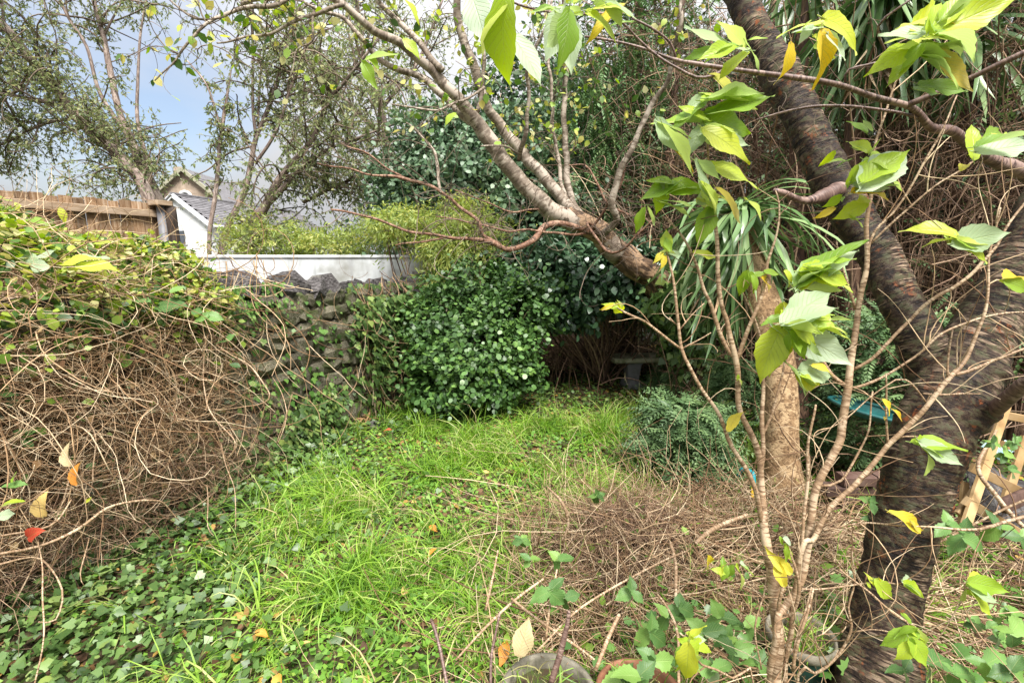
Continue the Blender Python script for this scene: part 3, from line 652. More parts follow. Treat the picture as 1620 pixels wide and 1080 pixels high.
R0 = P(273, 309, 30.0); rdv = norm((P(470, 338, 42.9) - R0) * [1, 1, 0]); pdv = np.array([rdv[1], -rdv[0], 0])
wh = empty('white_house', [R0[0], R0[1], 0], 'white painted house with ribbed grey slate roof left of the thin tree trunk', 'house')
def wp(a, b, z): return np.array([R0[0], R0[1], 0]) + rdv * a + pdv * b + np.array([0, 0, z])
rz = R0[2]; hw = 2.25; drop = 1.72; RL = 13.5
m = Mesh(); V = [wp(.15, -hw, 0), wp(.15, hw, 0), wp(.15, hw, rz - drop), wp(.15, 0, rz - .05), wp(.15, -hw, rz - drop)]; V += [v + rdv * RL for v in V]
F = [(0, 1, 2), (0, 2, 4), (4, 2, 3), (5, 7, 6), (5, 9, 7), (9, 8, 7), (1, 6, 7), (1, 7, 2), (0, 4, 9), (0, 9, 5)]
m.add(V, F); m.obj('wall', MT['whitepaint'], wh, smooth=False)
sl = math.hypot(hw + .25, drop * (hw + .25) / hw); NR = 15; NC = 9
for sg in (1,):
    for i in range(NR):
        t0 = i / NR; t1 = (i + 1.25) / NR
        for j in range(NC):
            a_ = RL * j / NC + (.4 if i % 2 else 0); b_ = a_ + RL / NC - .02
            A = wp((a_ + b_) / 2, 0, rz + .06); k0 = (hw + .25) * t0; k1 = (hw + .25) * t1
            m = Mesh(); beam(m, wp((a_ + b_) / 2, sg * k0, rz + .06 - drop * k0 / hw), wp((a_ + b_) / 2, sg * k1, rz + .105 - drop * k1 / hw), b_ - a_, .05, side=rdv, bev=.05); m.obj('slate', MT['slate'], wh, smooth=False)
m = Mesh(); beam(m, wp(RL / 2, -.02, rz + .03), wp(RL / 2, -hw - .25, rz - drop * 1.1), RL + .3, .08, side=rdv); m.obj('roof', MT['slate'], wh, smooth=False)
m = Mesh(); beam(m, wp(-.1, 0, rz + .12), wp(RL + .1, 0, rz + .12), .22, .12, side=pdv); m.obj('ridge', MT['slate'], wh, smooth=False)
for sg in (-1, 1):
    m = Mesh(); beam(m, wp(-.06, 0, rz + .02), wp(-.06, sg * (hw + .3), rz - drop * (hw + .3) / hw + .02), .08, .26, side=rdv); m.obj('bargeboard', MT['whitepaint'], wh, smooth=False)
m = Mesh(); beam(m, wp(-.03, hw + .29, rz - drop - .16), wp(RL, hw + .29, rz - drop - .16), .12, .13, side=pdv); m.obj('gutter', MT['whitepaint'], wh, smooth=False)
m = Mesh(); beam(m, wp(.12, .1, 2.4), wp(.12, .1, 3.35), .9, .06, side=pdv); f_ = m.obj('window', MT['whitepaint'], wh, smooth=False)
m = Mesh(); beam(m, wp(.07, .1, 2.48), wp(.07, .1, 3.27), .72, .03, side=pdv); m.obj('pane', MT['glassdark'], f_, smooth=False)
# ================================================================ growing twigs and leaves
def pick(paths, n, rng, t0=0.0):
    """n random points (with tangent) on a list of (m,3+) paths, from fraction t0 on"""
    L = np.array([len(p) * (1 - t0) for p in paths]); k = rng.choice(len(paths), n, p=L / L.sum())
    pos = np.zeros((n, 3)); tan = np.zeros((n, 3)); rad = np.zeros(n)
    for i, j in enumerate(k):
        p = paths[j]; a = int(rng.uniform(t0, 1) * (len(p) - 2)); pos[i] = p[a, :3]; tan[i] = p[a + 1, :3] - p[a, :3]; rad[i] = p[a, 3] if p.shape[1] > 3 else .004
    return pos, norm(tan), rad
def shoots(M, paths, n, m, length, r0, rng, t0=.2, spread=1.0, up=.2, grav=.3, curl=1.2, jit=.3, sides=3, r1=None, rnd=None):
    pos, tan, _ = pick(paths, n, rng, t0)
    d = norm(tan * rng.uniform(.1, 1, (n, 1)) + rdir(n, 0, rng) * spread + np.array([0, 0, up]))
    L = rng.uniform(.5, 1.1, n) * length
    w = walk(n, m, pos, d, L, curl, grav, jit, rng)
    tubes(M, w, rng.uniform(.7, 1.2, n) * r0, r1=None if r1 is None else np.full(n, r1), sides=sides, rng=rng, rnd=rnd)
    return w
def leaf_on(M, kind, w, per, size, rng, width=1.0, droop=.3, t0=.25, flat=.6, rnd=None, side=1.0, svar=.35):
    n, m, _ = w.shape
    i = np.repeat(np.arange(n), per); k = len(i); t = rng.uniform(t0, 1, k) * (m - 1); a = np.minimum(t.astype(int), m - 2); f = (t - a)[:, None]
    pos = w[i, a] * (1 - f) + w[i, a + 1] * f; tan = norm(w[i, a + 1] - w[i, a])
    ax = norm(tan * .5 + rdir(k, 0, rng) * side + np.array([0, 0, -droop]))
    nn = norm(np.array([0, 0, flat * 2]) + rdir(k, 0, rng))
    leaves(M, kind, pos, ax, nn, size * rng.uniform(1 - svar, 1 + svar, k), rnd=rnd, width=width, rng=rng)
def lst(w): return [w[i] for i in range(len(w))]

def stems_obj(parent, stems, mat, name='branch', first='trunk', sides=10, bump=.12, bscale=7, step=.05, wob=.012, thin=()):
    out = []
    for i, pts in enumerate(stems):
        if i in thin: pts = [(a, b, d, w * .8) for a, b, d, w in pts]
        q = pxpath(pts, step, wob, i + len(stems)); q[:, 3] *= .88; m = Mesh(); limb(m, q, sides, bump, bscale, seed=i * 3.1)
        m.obj(first if i == 0 else name, MT['redbranch'] if i in thin else mat, parent); out.append(q)
    return out

# ================================================================ five trees beyond the walls, left
def bg_tree(name, label, stems, seed, n1=60, l1=1.5, n2=700, l2=.6, per=22, size=.065, t0=.35, mat='willow', group='willow like trees beyond the fence', droop=.5, extra=None, base_z=True, limit=None):
    rng = np.random.default_rng(seed)
    b = P(*stems[0][0][:3]); t = empty(name, [b[0], b[1], 0], label, 'tree', group)
    # carry the trunk down to the ground
    st = [list(s) for s in stems]
    paths = []
    for i, pts in enumerate(st):
        q = pxraw(pts); q[:, 3] *= .68
        if i == 0: q = np.vstack([[q[0, 0] - .05, q[0, 1], 0, q[0, 3] * 1.35], q])
        q = spline(q, .12); m = Mesh(); limb(m, q, 10, .10, 5, seed=seed + i); m.obj('trunk' if i == 0 else 'branch', MT['willowbark'], t); paths.append(q)
    tw = Mesh(); lf = Mesh()
    w1 = shoots(tw, paths, n1, 12, l1, .018, rng, t0=t0, spread=1.0, up=.35, grav=.3, curl=1.0, sides=4)
    w2 = shoots(tw, lst(w1) + [p[int(len(p) * .5):, :3] for p in paths], n2, 6, l2, .006, rng, t0=.2, spread=1.0, up=.0, grav=.9, curl=1.2)
    leaf_on(lf, 'dia', w2, per, size, rng, width=.95, droop=droop, t0=.05)
    tw.obj('twigs', MT['grey_twig'], t, kind='stuff'); lf.obj('crown', MT[mat], t, kind='stuff')
    return t
bg_tree('willow_tree', 'tree whose thick grey trunk leans far left across the sky above the fence',
    [[(240, 330, 9, 34), (193, 252, 9, 26), (159, 222, 9, 27), (122, 185, 9, 26), (85, 137, 8.8, 24), (48, 93, 8.6, 22), (7, 41, 8.4, 17), (-60, -20, 8.2, 12)],
     [(85, 163, 8.8, 12), (37, 155, 8.6, 10), (0, 148, 8.4, 8), (-60, 150, 8.3, 5)], [(7, 41, 8.4, 10), (3, 0, 8.4, 7), (0, -60, 8.4, 4)], [(122, 185, 9, 10), (60, 200, 9, 7), (0, 230, 9, 4), (-50, 240, 9, 3)]],
    21, n1=110, n2=1250, l2=.7, per=17, t0=.42, extra=True)
bg_tree('willow_tree', 'tall upright tree with brown forked trunk rising beside the stone gable',
    [[(255, 345, 9.6, 42), (243, 305, 9.6, 34), (230, 274, 9.6, 30), (207, 222, 9.6, 22), (189, 178, 9.6, 18), (174, 111, 9.6, 16), (163, 56, 9.6, 14), (148, 0, 9.6, 12), (135, -80, 9.6, 8)],
     [(207, 222, 9.6, 14), (178, 181, 9.5, 11), (155, 140, 9.4, 10), (137, 74, 9.3, 8), (107, 26, 9.2, 7), (80, -40, 9.2, 4)],
     [(235, 262, 9.7, 14), (218, 193, 9.8, 10), (218, 130, 9.8, 9), (222, 56, 9.9, 7), (231, 0, 9.9, 6), (235, -60, 9.9, 4)],
     [(163, 60, 9.6, 8), (178, 30, 9.6, 7), (205, -20, 9.6, 4)]],
    22, n1=45, n2=330, l2=.5, per=14, t0=.68)
bg_tree('willow_tree', 'slim single trunked tree standing in front of the white house roof',
    [[(331, 392, 8.2, 13), (341, 307, 8.2, 12), (348, 230, 8.2, 11), (355, 178, 8.2, 10), (360, 150, 8.2, 6), (366, 110, 8.2, 3)], [(346, 195, 8.2, 7), (344, 185, 8.2, 6), (326, 133, 8.1, 5), (296, 96, 8.1, 3)]],
    23, n1=12, l1=.6, n2=80, l2=.35, per=14, t0=.6)
bg_tree('willow_tree', 'tree with steep brown trunk fanning into several thin upright stems',
    [[(352, 396, 8.6, 22), (389, 296, 8.6, 16), (404, 222, 8.6, 13), (422, 178, 8.6, 12), (441, 122, 8.6, 11), (459, 48, 8.6, 9), (470, -40, 8.6, 6)],
     [(405, 215, 8.6, 9), (400, 167, 8.6, 8), (400, 74, 8.6, 7), (395, 0, 8.6, 5)], [(404, 259, 8.6, 10), (437, 207, 8.5, 8), (467, 118, 8.4, 7), (500, 40, 8.3, 5)], [(408, 200, 8.6, 7), (412, 120, 8.8, 6), (425, 40, 8.8, 5)]],
    24, n1=60, n2=520, l2=.6, per=15, t0=.5)
bg_tree('willow_tree', 'tree with twin trunks leaning right behind the yellow green shrub',
    [[(400, 372, 8, 28), (418, 330, 8, 24), (444, 281, 8, 20), (493, 222, 7.8, 14), (518, 163, 7.6, 12), (545, 130, 7.4, 10), (600, 60, 7.2, 7)],
     [(425, 322, 8, 18), (455, 290, 8, 15), (481, 263, 8, 12), (518, 237, 7.8, 9), (575, 215, 7.6, 6), (640, 190, 7.5, 4)], [(480, 320, 8.6, 10), (520, 300, 8.5, 9), (565, 280, 8.4, 7), (610, 262, 8.3, 5)]],
    25, n1=80, n2=750, l2=.65, per=16, t0=.2)
# more foliage further back, between those trunks and the evergreens
bg_tree('willow_tree', 'leafy tree furthest back filling the gap between willow trunks and dark evergreens',
    [[(640, 360, 10.5, 24), (620, 260, 10.5, 20), (600, 160, 10.5, 15), (570, 60, 10.5, 9), (560, -60, 10.5, 5)], [(610, 220, 10.5, 12), (540, 150, 10.5, 9), (480, 60, 10.5, 6)], [(605, 170, 10.5, 12), (660, 100, 10.5, 9), (700, 0, 10.5, 6)], [(625, 290, 10.5, 10), (570, 240, 10.4, 8), (520, 220, 10.3, 5)]],
    26, n1=75, l1=1.7, n2=800, l2=.75, per=17, t0=.1, size=.065)

# ================================================================ crowns built from clumps through a volume
def volume(lf, kind, c, rad, nclump, per, size, rng, clump=.16, width=1., flat=.5, shell=.55, droop=.4, rnd=None, out=.7, zmin=None):
    c = np.asarray(c, float); rad = np.asarray(rad, float)
    d = rdir(nclump, 0, rng); rr = rng.uniform(shell, 1.0, (nclump, 1)) ** .7
    lump = 1 + .22 * np.sin(d[:, :1] * 5 + c[0] * 3) * np.cos(d[:, 1:2] * 4 + 1) + .15 * np.sin(d[:, 2:] * 9 + c[1])
    cc = c + d * rr * rad * lump
    gapf = np.sin(cc[:, 0] * 9 + 1) * np.cos(cc[:, 2] * 8) + .6 * np.sin(cc[:, 1] * 11 + cc[:, 2] * 5); keep = gapf > -.75; cc = cc[keep]; d = d[keep]; nclump = len(cc)
    i = np.repeat(np.arange(nclump), per); k = len(i)
    pos = cc[i] + rng.normal(size=(k, 3)) * clump * rng.uniform(.5, 1.3, (nclump, 1))[i] * np.array([1, 1, .5])
    if zmin is not None: pos[:, 2] = np.maximum(pos[:, 2], zmin + rng.uniform(0, .1, k))
    ax = norm(d[i] * out + rdir(k, 0, rng) * .9 + np.array([0, 0, -droop]))
    nn = norm(np.array([0, 0, 1.]) * flat + d[i] * .8 + rdir(k, 0, rng) * .8)
    r_ = np.clip(np.repeat(rng.random(nclump), per) * .55 + rng.random(k) * .45, 0, 1) if rnd is None else rnd
    leaves(lf, kind, pos, ax, nn, size * rng.uniform(.65, 1.3, k), rnd=r_, width=width, rng=rng)
    return cc, d

def bush(name, label, cat, base, crown_list, kind, size, mat, seed, stems=6, stem_mat='brown_twig', group=None, width=1., flat=.5, droop=.3, stem_r=.012, clump=.14, partname='foliage', out=.7):
    rng = np.random.default_rng(seed); base = np.asarray(base, float)
    t = empty(name, base, label, cat, group)
    lf = Mesh(); tw = Mesh(); allc = []
    for (c, rad, nc, per) in crown_list:
        cc, d = volume(lf, kind, c, rad, nc, per, size, rng, clump, width, flat, droop=droop, zmin=.02, out=out)
        allc.append(cc)
    cc = np.concatenate(allc); k = min(len(cc), stems)
    tg = cc[rng.choice(len(cc), k, replace=False)]; b0 = base + rng.normal(size=(k, 3)) * [.06, .06, 0]
    s = np.linspace(0, 1, 9)[None, :, None]; w = b0[:, None] * (1 - s) + tg[:, None] * s + np.sin(s * math.pi) * rng.normal(size=(k, 1, 3)) * .1 + rng.normal(size=(k, 9, 3)) * .012
    tubes(tw, w, rng.uniform(.6, 1.3, k) * stem_r, sides=5, rng=rng)
    tw.obj('stems', MT[stem_mat], t, kind='stuff'); lf.obj(partname, MT[mat], t, kind='stuff')
    return t

bush('yellow_green_shrub', 'yellow green feathery shrub overhanging the white wall behind the slim trunks', 'shrub', P(470, 520, 8.0) * [1, 1, 0],
     [(P(430, 385, 7.8), (.70, .5, .30), 120, 40), (P(520, 388, 7.8), (.60, .5, .27), 90, 40), (P(395, 358, 7.9), (.30, .3, .20), 34, 30), (P(595, 380, 8.2), (.6, .5, .32), 80, 40)], 'dia', .075, 'golden', 31, stems=24, width=.55, group='yellow green shrubs by the white wall')
bush('yellow_green_shrub', 'bright drooping yellow green shrub hanging over the right end of the white wall', 'shrub', P(670, 520, 6.6) * [1, 1, 0],
     [(P(640, 358, 6.3), (.48, .4, .19), 100, 40), (P(722, 400, 6.1), (.42, .4, .42), 200, 42), (P(735, 370, 6.3), (.45, .4, .45), 150, 42), (P(606, 415, 6.35), (.08, .08, .14), 7, 9), (P(690, 448, 6.0), (.22, .2, .18), 40, 26), (P(760, 410, 6.0), (.35, .3, .3), 70, 30)], 'dia', .07, 'golden', 32, stems=24, width=.55, group='yellow green shrubs by the white wall', droop=.7)

bush('evergreen_tree', 'dark glossy grey green evergreen filling the middle behind the leaning bare stems', 'tree', P(760, 560, 7.4) * [1, 1, 0],
     [(P(760, 290, 7.2), (1.35, .9, 1.0), 400, 36), (P(720, 265, 7.2), (.9, .8, .75), 220, 36), (P(850, 330, 6.9), (.9, .7, .7), 200, 36), (P(840, 150, 7.6), (.8, .8, .8), 150, 30), (P(660, 300, 7.3), (.8, .7, .6), 160, 36)], 'wide', .075, 'holly', 33, stems=40, stem_r=.02, clump=.17)
bush('camellia_bush', 'round glossy dark green camellia bush at the end of the stone wall', 'bush', G(765, 640),
     [(P(752, 560, 5.2), (.60, .5, .54), 270, 32), (P(705, 590, 5.1), (.38, .36, .38), 117, 34), (P(820, 490, 5.3), (.36, .36, .32), 117, 32), (P(700, 500, 5.4), (.36, .36, .36), 104, 32), (P(800, 590, 5.1), (.34, .32, .34), 91, 32), (P(760, 445, 5.6), (.50, .36, .26), 117, 32), (P(855, 455, 5.5), (.34, .3, .22), 50, 30)], 'round', .054, 'camellia', 34, stems=46, width=.78, flat=.9, clump=.10)
bush('laurel_bush', 'dark shiny laurel hanging over the shaded hollow beside the camellia', 'bush', P(960, 600, 6.2) * [1, 1, 0] + [0, .3, 0],
     [(P(900, 445, 5.7), (.68, .5, .34), 240, 36), (P(975, 435, 5.7), (.55, .5, .36), 190, 36), (P(905, 495, 5.6), (.22, .18, .20), 36, 24), (P(1020, 455, 6.0), (.4, .35, .4), 120, 30), (P(840, 420, 6.1), (.5, .4, .35), 150, 30)], 'wide', .082, 'laurel', 35, clump=.11, stems=30, droop=.6, stem_r=.014)
# ivy climbing the old leaning trunk
rng = np.random.default_rng(36)

# ================================================================ big evergreens closing the back and the right
def back_tree(label, c, rad, seed, nc=420, per=36, size=.20, mat='darkgreen', kind='dia', trunk_r=.14, group='tall dark evergreens at the back'):
    rng = np.random.default_rng(seed); base = np.array([c[0], c[1], 0.]); t = empty('evergreen_tree', base, label, 'tree', group)
    m = Mesh(); q = spline(np.array([[c[0], c[1], -.1, trunk_r], [c[0] + .1, c[1], c[2] * .5, trunk_r * .8], [c[0] - .05, c[1] + .1, c[2], trunk_r * .6], [c[0], c[1], c[2] + rad[2] * .8, trunk_r * .2]]), .2); limb(m, q, 9, .1, 4); m.obj('trunk', MT['brownbark'], t)
    lf = Mesh(); volume(lf, kind, c, rad, nc, per, size, rng, clump=.28, shell=.3, zmin=.3); lf.obj('crown', MT[mat], t, kind='stuff')
    tw = Mesh(); n = 160; w = walk(n, 8, q[rng.integers(0, len(q), n), :3], rdir(n, .2, rng), rng.uniform(.6, 1.2, n) * max(rad[0], 1) * .9, 1., .2, .3, rng); tubes(tw, w, .014, sides=3, rng=rng); tw.obj('twigs', MT['brown_twig'], t, kind='stuff')
    return t
Lb = ['dark evergreen directly behind the camellia and the white wall end', 'dark evergreen behind the shaded hollow with the bench', 'dark evergreen behind the hanging conifer sprays', 'dark evergreen behind the left strap leaved palm', 'dark evergreen behind the forked cherry limb', 'dark evergreen at the far right behind the cherry trunk', 'dark evergreen beyond the right edge trellis']
for i, (x, y, zc, rx, rz_) in enumerate([(-.1, 9.6, 2.4, 1.5, 2.6), (2.0, 9.8, 2.7, 1.8, 3.0), (3.9, 9.2, 3.0, 1.7, 3.2), (5.6, 8.4, 3.0, 1.7, 3.2), (7.0, 7.0, 3.0, 1.7, 3.2), (7.6, 5.0, 2.8, 1.5, 3.0), (7.4, 3.2, 2.4, 1.3, 2.6)]):
    back_tree(Lb[i], np.array([x, y, zc]), (rx, 1.0, rz_), 60 + i, nc=330, per=34)

def frond_set(lf, anchors, dirs, n_side, length, rng, size=.05, droop=.9, mat=None):
    """flat drooping conifer sprays: a bent rib with short side sprays"""
    n = len(anchors); w = walk(n, 7, anchors, dirs, length * rng.uniform(.6, 1.2, n), .4, droop, .1, rng)
    i = np.repeat(np.arange(n), n_side * 2); k = len(i); t = np.tile(np.repeat(np.linspace(.05, .98, n_side), 2), n) * 6; a = np.minimum(t.astype(int), 5); f = (t - a)[:, None]
    pos = w[i, a] * (1 - f) + w[i, a + 1] * f; tan = norm(w[i, a + 1] - w[i, a])
    nrm = norm(np.array([0, 0, 1.]) + rdir(n, 0, rng) * .5)[i]; sd = np.tile([1, -1], k // 2)[:, None] * norm(np.cross(tan, nrm))
    sz = size * (1.25 - .75 * (t / 6)) * rng.uniform(.8, 1.2, k)
    leaves(lf, 'dia', pos, norm(tan * .8 + sd + np.array([0, 0, -.15])), nrm + rdir(k, 0, rng) * .25, sz, rnd=np.clip(rng.random(n)[i] * .7 + rng.random(k) * .3, 0, 1), width=.9, rng=rng)
    return w

# tall conifer with hanging green sprays and a bare brown inside
def cyl_points(n, c0, c1, rx, ry, rng):
    t = rng.random((n, 1)); return c0 * (1 - t) + c1 * t + rng.normal(size=(n, 3)) * [rx, ry, .1]
rng = np.random.default_rng(41)
cb = P(990, 560, 7.6) * [1, 1, 0]
con = empty('conifer_tree', cb, 'tall conifer with hanging green sprays and bare brown inner twigs behind the leaning stems', 'tree')
m = Mesh(); q = spline(np.array([[cb[0], cb[1], 0, .13], [cb[0] + .08, cb[1], 2, .11], [cb[0], cb[1] + .1, 4, .08], [cb[0], cb[1], 6, .03]]), .15); limb(m, q, 10, .1, 5); m.obj('trunk', MT['brownbark'], con)
tw = Mesh(); n = 420; w = walk(n, 10, q[rng.integers(8, len(q), n), :3], norm(rdir(n, 0, rng) * [1, 1, .25] + [0, -.3, .15]), rng.uniform(.6, 1.6, n), .9, .5, .25, rng); tubes(tw, w, .011, sides=3, rng=rng)
w2 = shoots(tw, lst(w), 1700, 5, .4, .004, rng, t0=.2, grav=.8, rnd=None); tw.obj('twigs', MT['brown_twig'], con, kind='stuff')
lf = Mesh(); sel = rng.choice(n, 1300); a = w[sel, rng.integers(4, 10, 1300)]; frond_set(lf, a, norm(rdir(1300, 0, rng) * [1, 1, .2] + [0, -.5, -.3]), 9, .36, rng, size=.065, droop=1.6)
k = 1100; a2 = P(965, 215, 6.5) + rng.normal(size=(k, 3)) * [.42, .3, .75]; frond_set(lf, a2, norm(rdir(k, 0, rng) * [1, 1, .2] + [0, -.4, -.5]), 9, .34, rng, size=.06, droop=1.8)
lf.obj('crown', MT['conifer2'], con, kind='stuff')

# thicket of dead brown leylandii wood on the right, several trunks side by side
labels = ['bare brown conifer with many thin upright stems right of the hanging sprays', 'bare brown conifer tangle between the two strap leaved palms', 'bare brown conifer tangle behind the forked cherry limb', 'bare brown conifer tangle at the upper right behind leafy branches', 'bare brown conifer tangle right of the cherry trunk']
for i, (px, d, spread, nn) in enumerate([(1050, 6.6, .7, 1), (1180, 6.0, .7, 1), (1330, 5.2, .75, 1), (1480, 4.6, .75, 1), (1640, 4.0, .8, 1)]):
    rng = np.random.default_rng(70 + i); b = P(px, 540, d) * [1, 1, 0]
    t = empty('dead_conifer', b, labels[i], 'tree', 'half dead brown conifers on the right')
    m = Mesh(); q = spline(np.array([[b[0], b[1], 0, .09], [b[0] + .05, b[1], 1.5, .08], [b[0] - .05, b[1], 3, .06], [b[0], b[1], 5, .03]]), .15); limb(m, q, 9, .12, 6); m.obj('trunk', MT['brownbark'], t)
    tw = Mesh(); k = 90     # thin upright stems
    st = b + rng.normal(size=(k, 3)) * [spread * .7, .35, 0]; st[:, 2] = rng.uniform(0, 1.5, k)
    wv = walk(k, 12, st, norm(rng.normal(size=(k, 3)) * [.12, .12, 0] + [0, 0, 1]), rng.uniform(1.6, 3.6, k), .5, 0, .12, rng); ts = Mesh(); tubes(ts, wv, rng.uniform(.004, .012, k), r1=np.full(k, .003), sides=4, rng=rng); ts.obj('upright_stems', MT['tan_twig' if i < 2 else 'brown_twig'], t, kind='stuff')
    k = 520                 # side branches with their own dead twigs
    st = b + rng.normal(size=(k, 3)) * [spread * .7, .35, 0]; st[:, 2] = rng.uniform(.5, 4.6, k)
    wh_ = walk(k, 8, st, norm(rng.normal(size=(k, 3)) * [1, .8, .35]), rng.uniform(.5, 1.3, k), 1.4, .5, .3, rng); tubes(tw, wh_, rng.uniform(.003, .008, k), sides=3, rng=rng)
    shoots(tw, lst(wh_) + lst(wv), 1900, 5, .42, .0028, rng, t0=.05, grav=.9, curl=1.6)
    tw.obj('twigs', MT['brown_twig'], t, kind='stuff')
    lf = Mesh(); k = 420 if i < 2 else 260; an = b + rng.normal(size=(k, 3)) * [spread * .8, .4, 0]; an[:, 2] = rng.uniform(.8, 4.6, k); frond_set(lf, an, norm(rdir(k, 0, rng) + [0, -.2, -.3]), 8, .32, rng, size=.05, droop=1.3)
    lf.obj('crown', MT['conifer'], t, kind='stuff')

# ================================================================ old leaning fruit tree in the middle
rng = np.random.default_rng(44)
def split_trunk(stems):
    a = stems[0]; k = 5
    return [a[:k + 1]] + [[a[k - 1]] + a[k:]] + stems[1:]
D0 = 4.7
lt_b = P(1090, 585, 5.5) * [1, 1, 0]
lean = empty('fruit_tree', lt_b, 'old leaning tree with long pale grey stems reaching up to the left over the garden', 'tree')
stems = [
 [(1100, 640, 5.6, 62), (1080, 520, 5.4, 56), (1035, 448, 5.1, 52), (981, 402, 4.9, 46), (937, 363, 4.8, 40), (870, 333, 4.6, 36), (833, 296, 4.5, 31), (796, 252, 4.4, 29), (755, 196, 4.3, 27), (718, 148, 4.1, 22), (678, 107, 4.0, 19), (630, 70, 3.8, 17), (574, 33, 3.6, 14), (533, 2, 3.5, 13), (470, -10, 3.4, 11), (380, 8, 3.4, 8)],
 [(756, 203, 4.3, 17), (730, 181, 4.3, 15), (700, 148, 4.3, 14), (659, 122, 4.3, 13), (607, 96, 4.2, 11), (567, 56, 4.1, 9), (537, 28, 4.1, 8), (480, 2, 4.0, 6), (420, -20, 4.0, 4)],
 [(930, 358, 4.85, 26), (889, 315, 4.9, 23), (833, 248, 4.9, 21), (796, 207, 4.9, 20), (767, 156, 4.8, 18), (748, 107, 4.7, 17), (730, 48, 4.6, 16), (722, 0, 4.5, 14), (715, -70, 4.4, 10)],
 [(698, 113, 4.0, 12), (670, 74, 4.0, 12), (626, 30, 4.0, 11), (596, 0, 4.0, 9), (560, -50, 4.0, 7)],
 [(925, 355, 4.9, 14), (907, 320, 4.9, 13), (899, 285, 4.9, 12), (893, 222, 4.85, 11), (894, 148, 4.8, 10), (892, 60, 4.8, 8), (890, -40, 4.7, 6)],
 [(912, 350, 4.9, 9), (888, 290, 4.9, 8), (880, 230, 4.9, 7), (874, 185, 4.9, 7), (870, 111, 4.8, 6), (868, 0, 4.8, 5)],
 [(822, 255, 4.45, 10), (829, 225, 4.3, 9), (832, 190, 4.2, 8), (836, 140, 4.1, 7), (838, 100, 4.0, 6), (865, 35, 3.9, 5), (880, -30, 3.9, 4)],
 [(756, 180, 4.25, 9), (762, 140, 4.2, 8), (764, 80, 4.1, 7), (765, 30, 4.1, 6), (750, -30, 4.1, 5)],
 [(945, 368, 4.7, 18), (905, 358, 4.5, 12), (870, 355, 4.4, 15), (841, 378, 4.3, 14), (804, 398, 4.2, 13), (778, 381, 4.1, 12), (740, 377, 4.0, 9), (685, 374, 3.9, 7), (611, 352, 3.8, 6), (522, 330, 3.7, 5)],
 [(790, 390, 4.15, 9), (763, 372, 4.15, 9), (757, 350, 4.1, 8), (728, 325, 4.1, 8), (700, 307, 4.0, 8), (641, 281, 4.0, 8), (581, 276, 3.9, 5), (500, 255, 3.8, 4)],
 [(641, 281, 4.0, 5), (590, 252, 4.0, 4), (542, 226, 4.0, 3)],
 [(950, 375, 4.6, 14), (975, 345, 4.4, 13), (970, 320, 4.3, 14), (985, 262, 4.2, 12), (1011, 207, 4.1, 11), (1040, 155, 4.0, 10), (1057, 125, 3.9, 9), (1064, 76, 3.8, 8), (1077, 35, 3.7, 8), (1078, 0, 3.7, 7), (1080, -50, 3.6, 6)],
 [(700, 377, 3.9, 5), (665, 384, 3.8, 4), (627, 389, 3.7, 3)],
 [(930, 372, 4.6, 6), (880, 368, 4.4, 6), (800, 363, 4.2, 5), (740, 352, 4.1, 4), (690, 340, 4.0, 3)],
 [(895, 330, 4.6, 5), (835, 333, 4.5, 5), (790, 330, 4.4, 4), (745, 310, 4.3, 3), (720, 300, 4.3, 2)],
 [(695, 305, 4.0, 5), (692, 270, 4.1, 6), (690, 240, 4.2, 5), (660, 210, 4.2, 4), (640, 195, 4.2, 3)],
 [(820, 245, 4.4, 5), (800, 232, 4.3, 4), (760, 230, 4.2, 3)],
 [(765, 138, 4.1, 6), (735, 160, 4.0, 5), (700, 172, 3.9, 5), (660, 170, 3.9, 4), (620, 165, 3.9, 3)],
 [(957, 375, 4.7, 9), (930, 352, 4.5, 7), (960, 400, 4.3, 7), (985, 395, 4.2, 6), (1010, 370, 4.1, 5), (1035, 345, 4.0, 3)],
 [(935, 368, 4.6, 7), (975, 300, 4.4, 6), (995, 250, 4.3, 4), (1005, 225, 4.3, 3)],
 [(1000, 345, 4.4, 6), (960, 320, 4.4, 6), (935, 270, 4.4, 5), (900, 262, 4.4, 3)],
]
low = pxpath([(a, b, d, w * 1.12) for a, b, d, w in stems[0][:5]] + [(900, 345, 4.7, 34)], .045, .012, 5)
m = Mesh(); low[:, 3] *= .86; limb(m, low, 26, .28, 9, seed=4.4, ring=.05); m.obj('trunk', MT['leantrunk'], lean)
lp = stems_obj(lean, [stems[0][3:]] + stems[1:], MT['greybark'], first='branch', sides=14, bump=.10, bscale=8, step=.045, wob=.010, thin=(8, 9, 10, 12, 13, 14, 18, 19, 20))
# overhanging upper left branches belong to it
ov = [[(470, -8, 3.4, 10), (407, 10, 3.3, 9), (363, 22, 3.3, 8), (330, 38, 3.2, 7), (307, 60, 3.2, 6), (285, 85, 3.2, 5), (267, 107, 3.2, 4), (242, 128, 3.2, 3)],
      [(545, 12, 3.5, 9), (481, 26, 3.5, 8), (440, 48, 3.5, 6), (407, 59, 3.5, 5), (340, 64, 3.5, 3)],
      [(500, 20, 3.5, 5), (495, 60, 3.5, 4), (470, 80, 3.5, 3), (455, 120, 3.5, 2)], [(330, 38, 3.2, 4), (300, 25, 3.2, 4), (270, 0, 3.2, 3), (250, -20, 3.2, 3)]]
for i, pts in enumerate(ov):
    q = pxpath(pts, .045, .012, 50 + i); m = Mesh(); limb(m, q, 9, .1, 9, seed=i); m.obj('branch', MT['greybark'], lean); lp.append(q)
tw = Mesh(); lf = Mesh()
lp = lp + [low]
w1 = shoots(tw, lp[1:-1], 230, 10, .6, .0045, rng, t0=.2, spread=.9, up=.35, grav=.1, curl=1.3, sides=4)
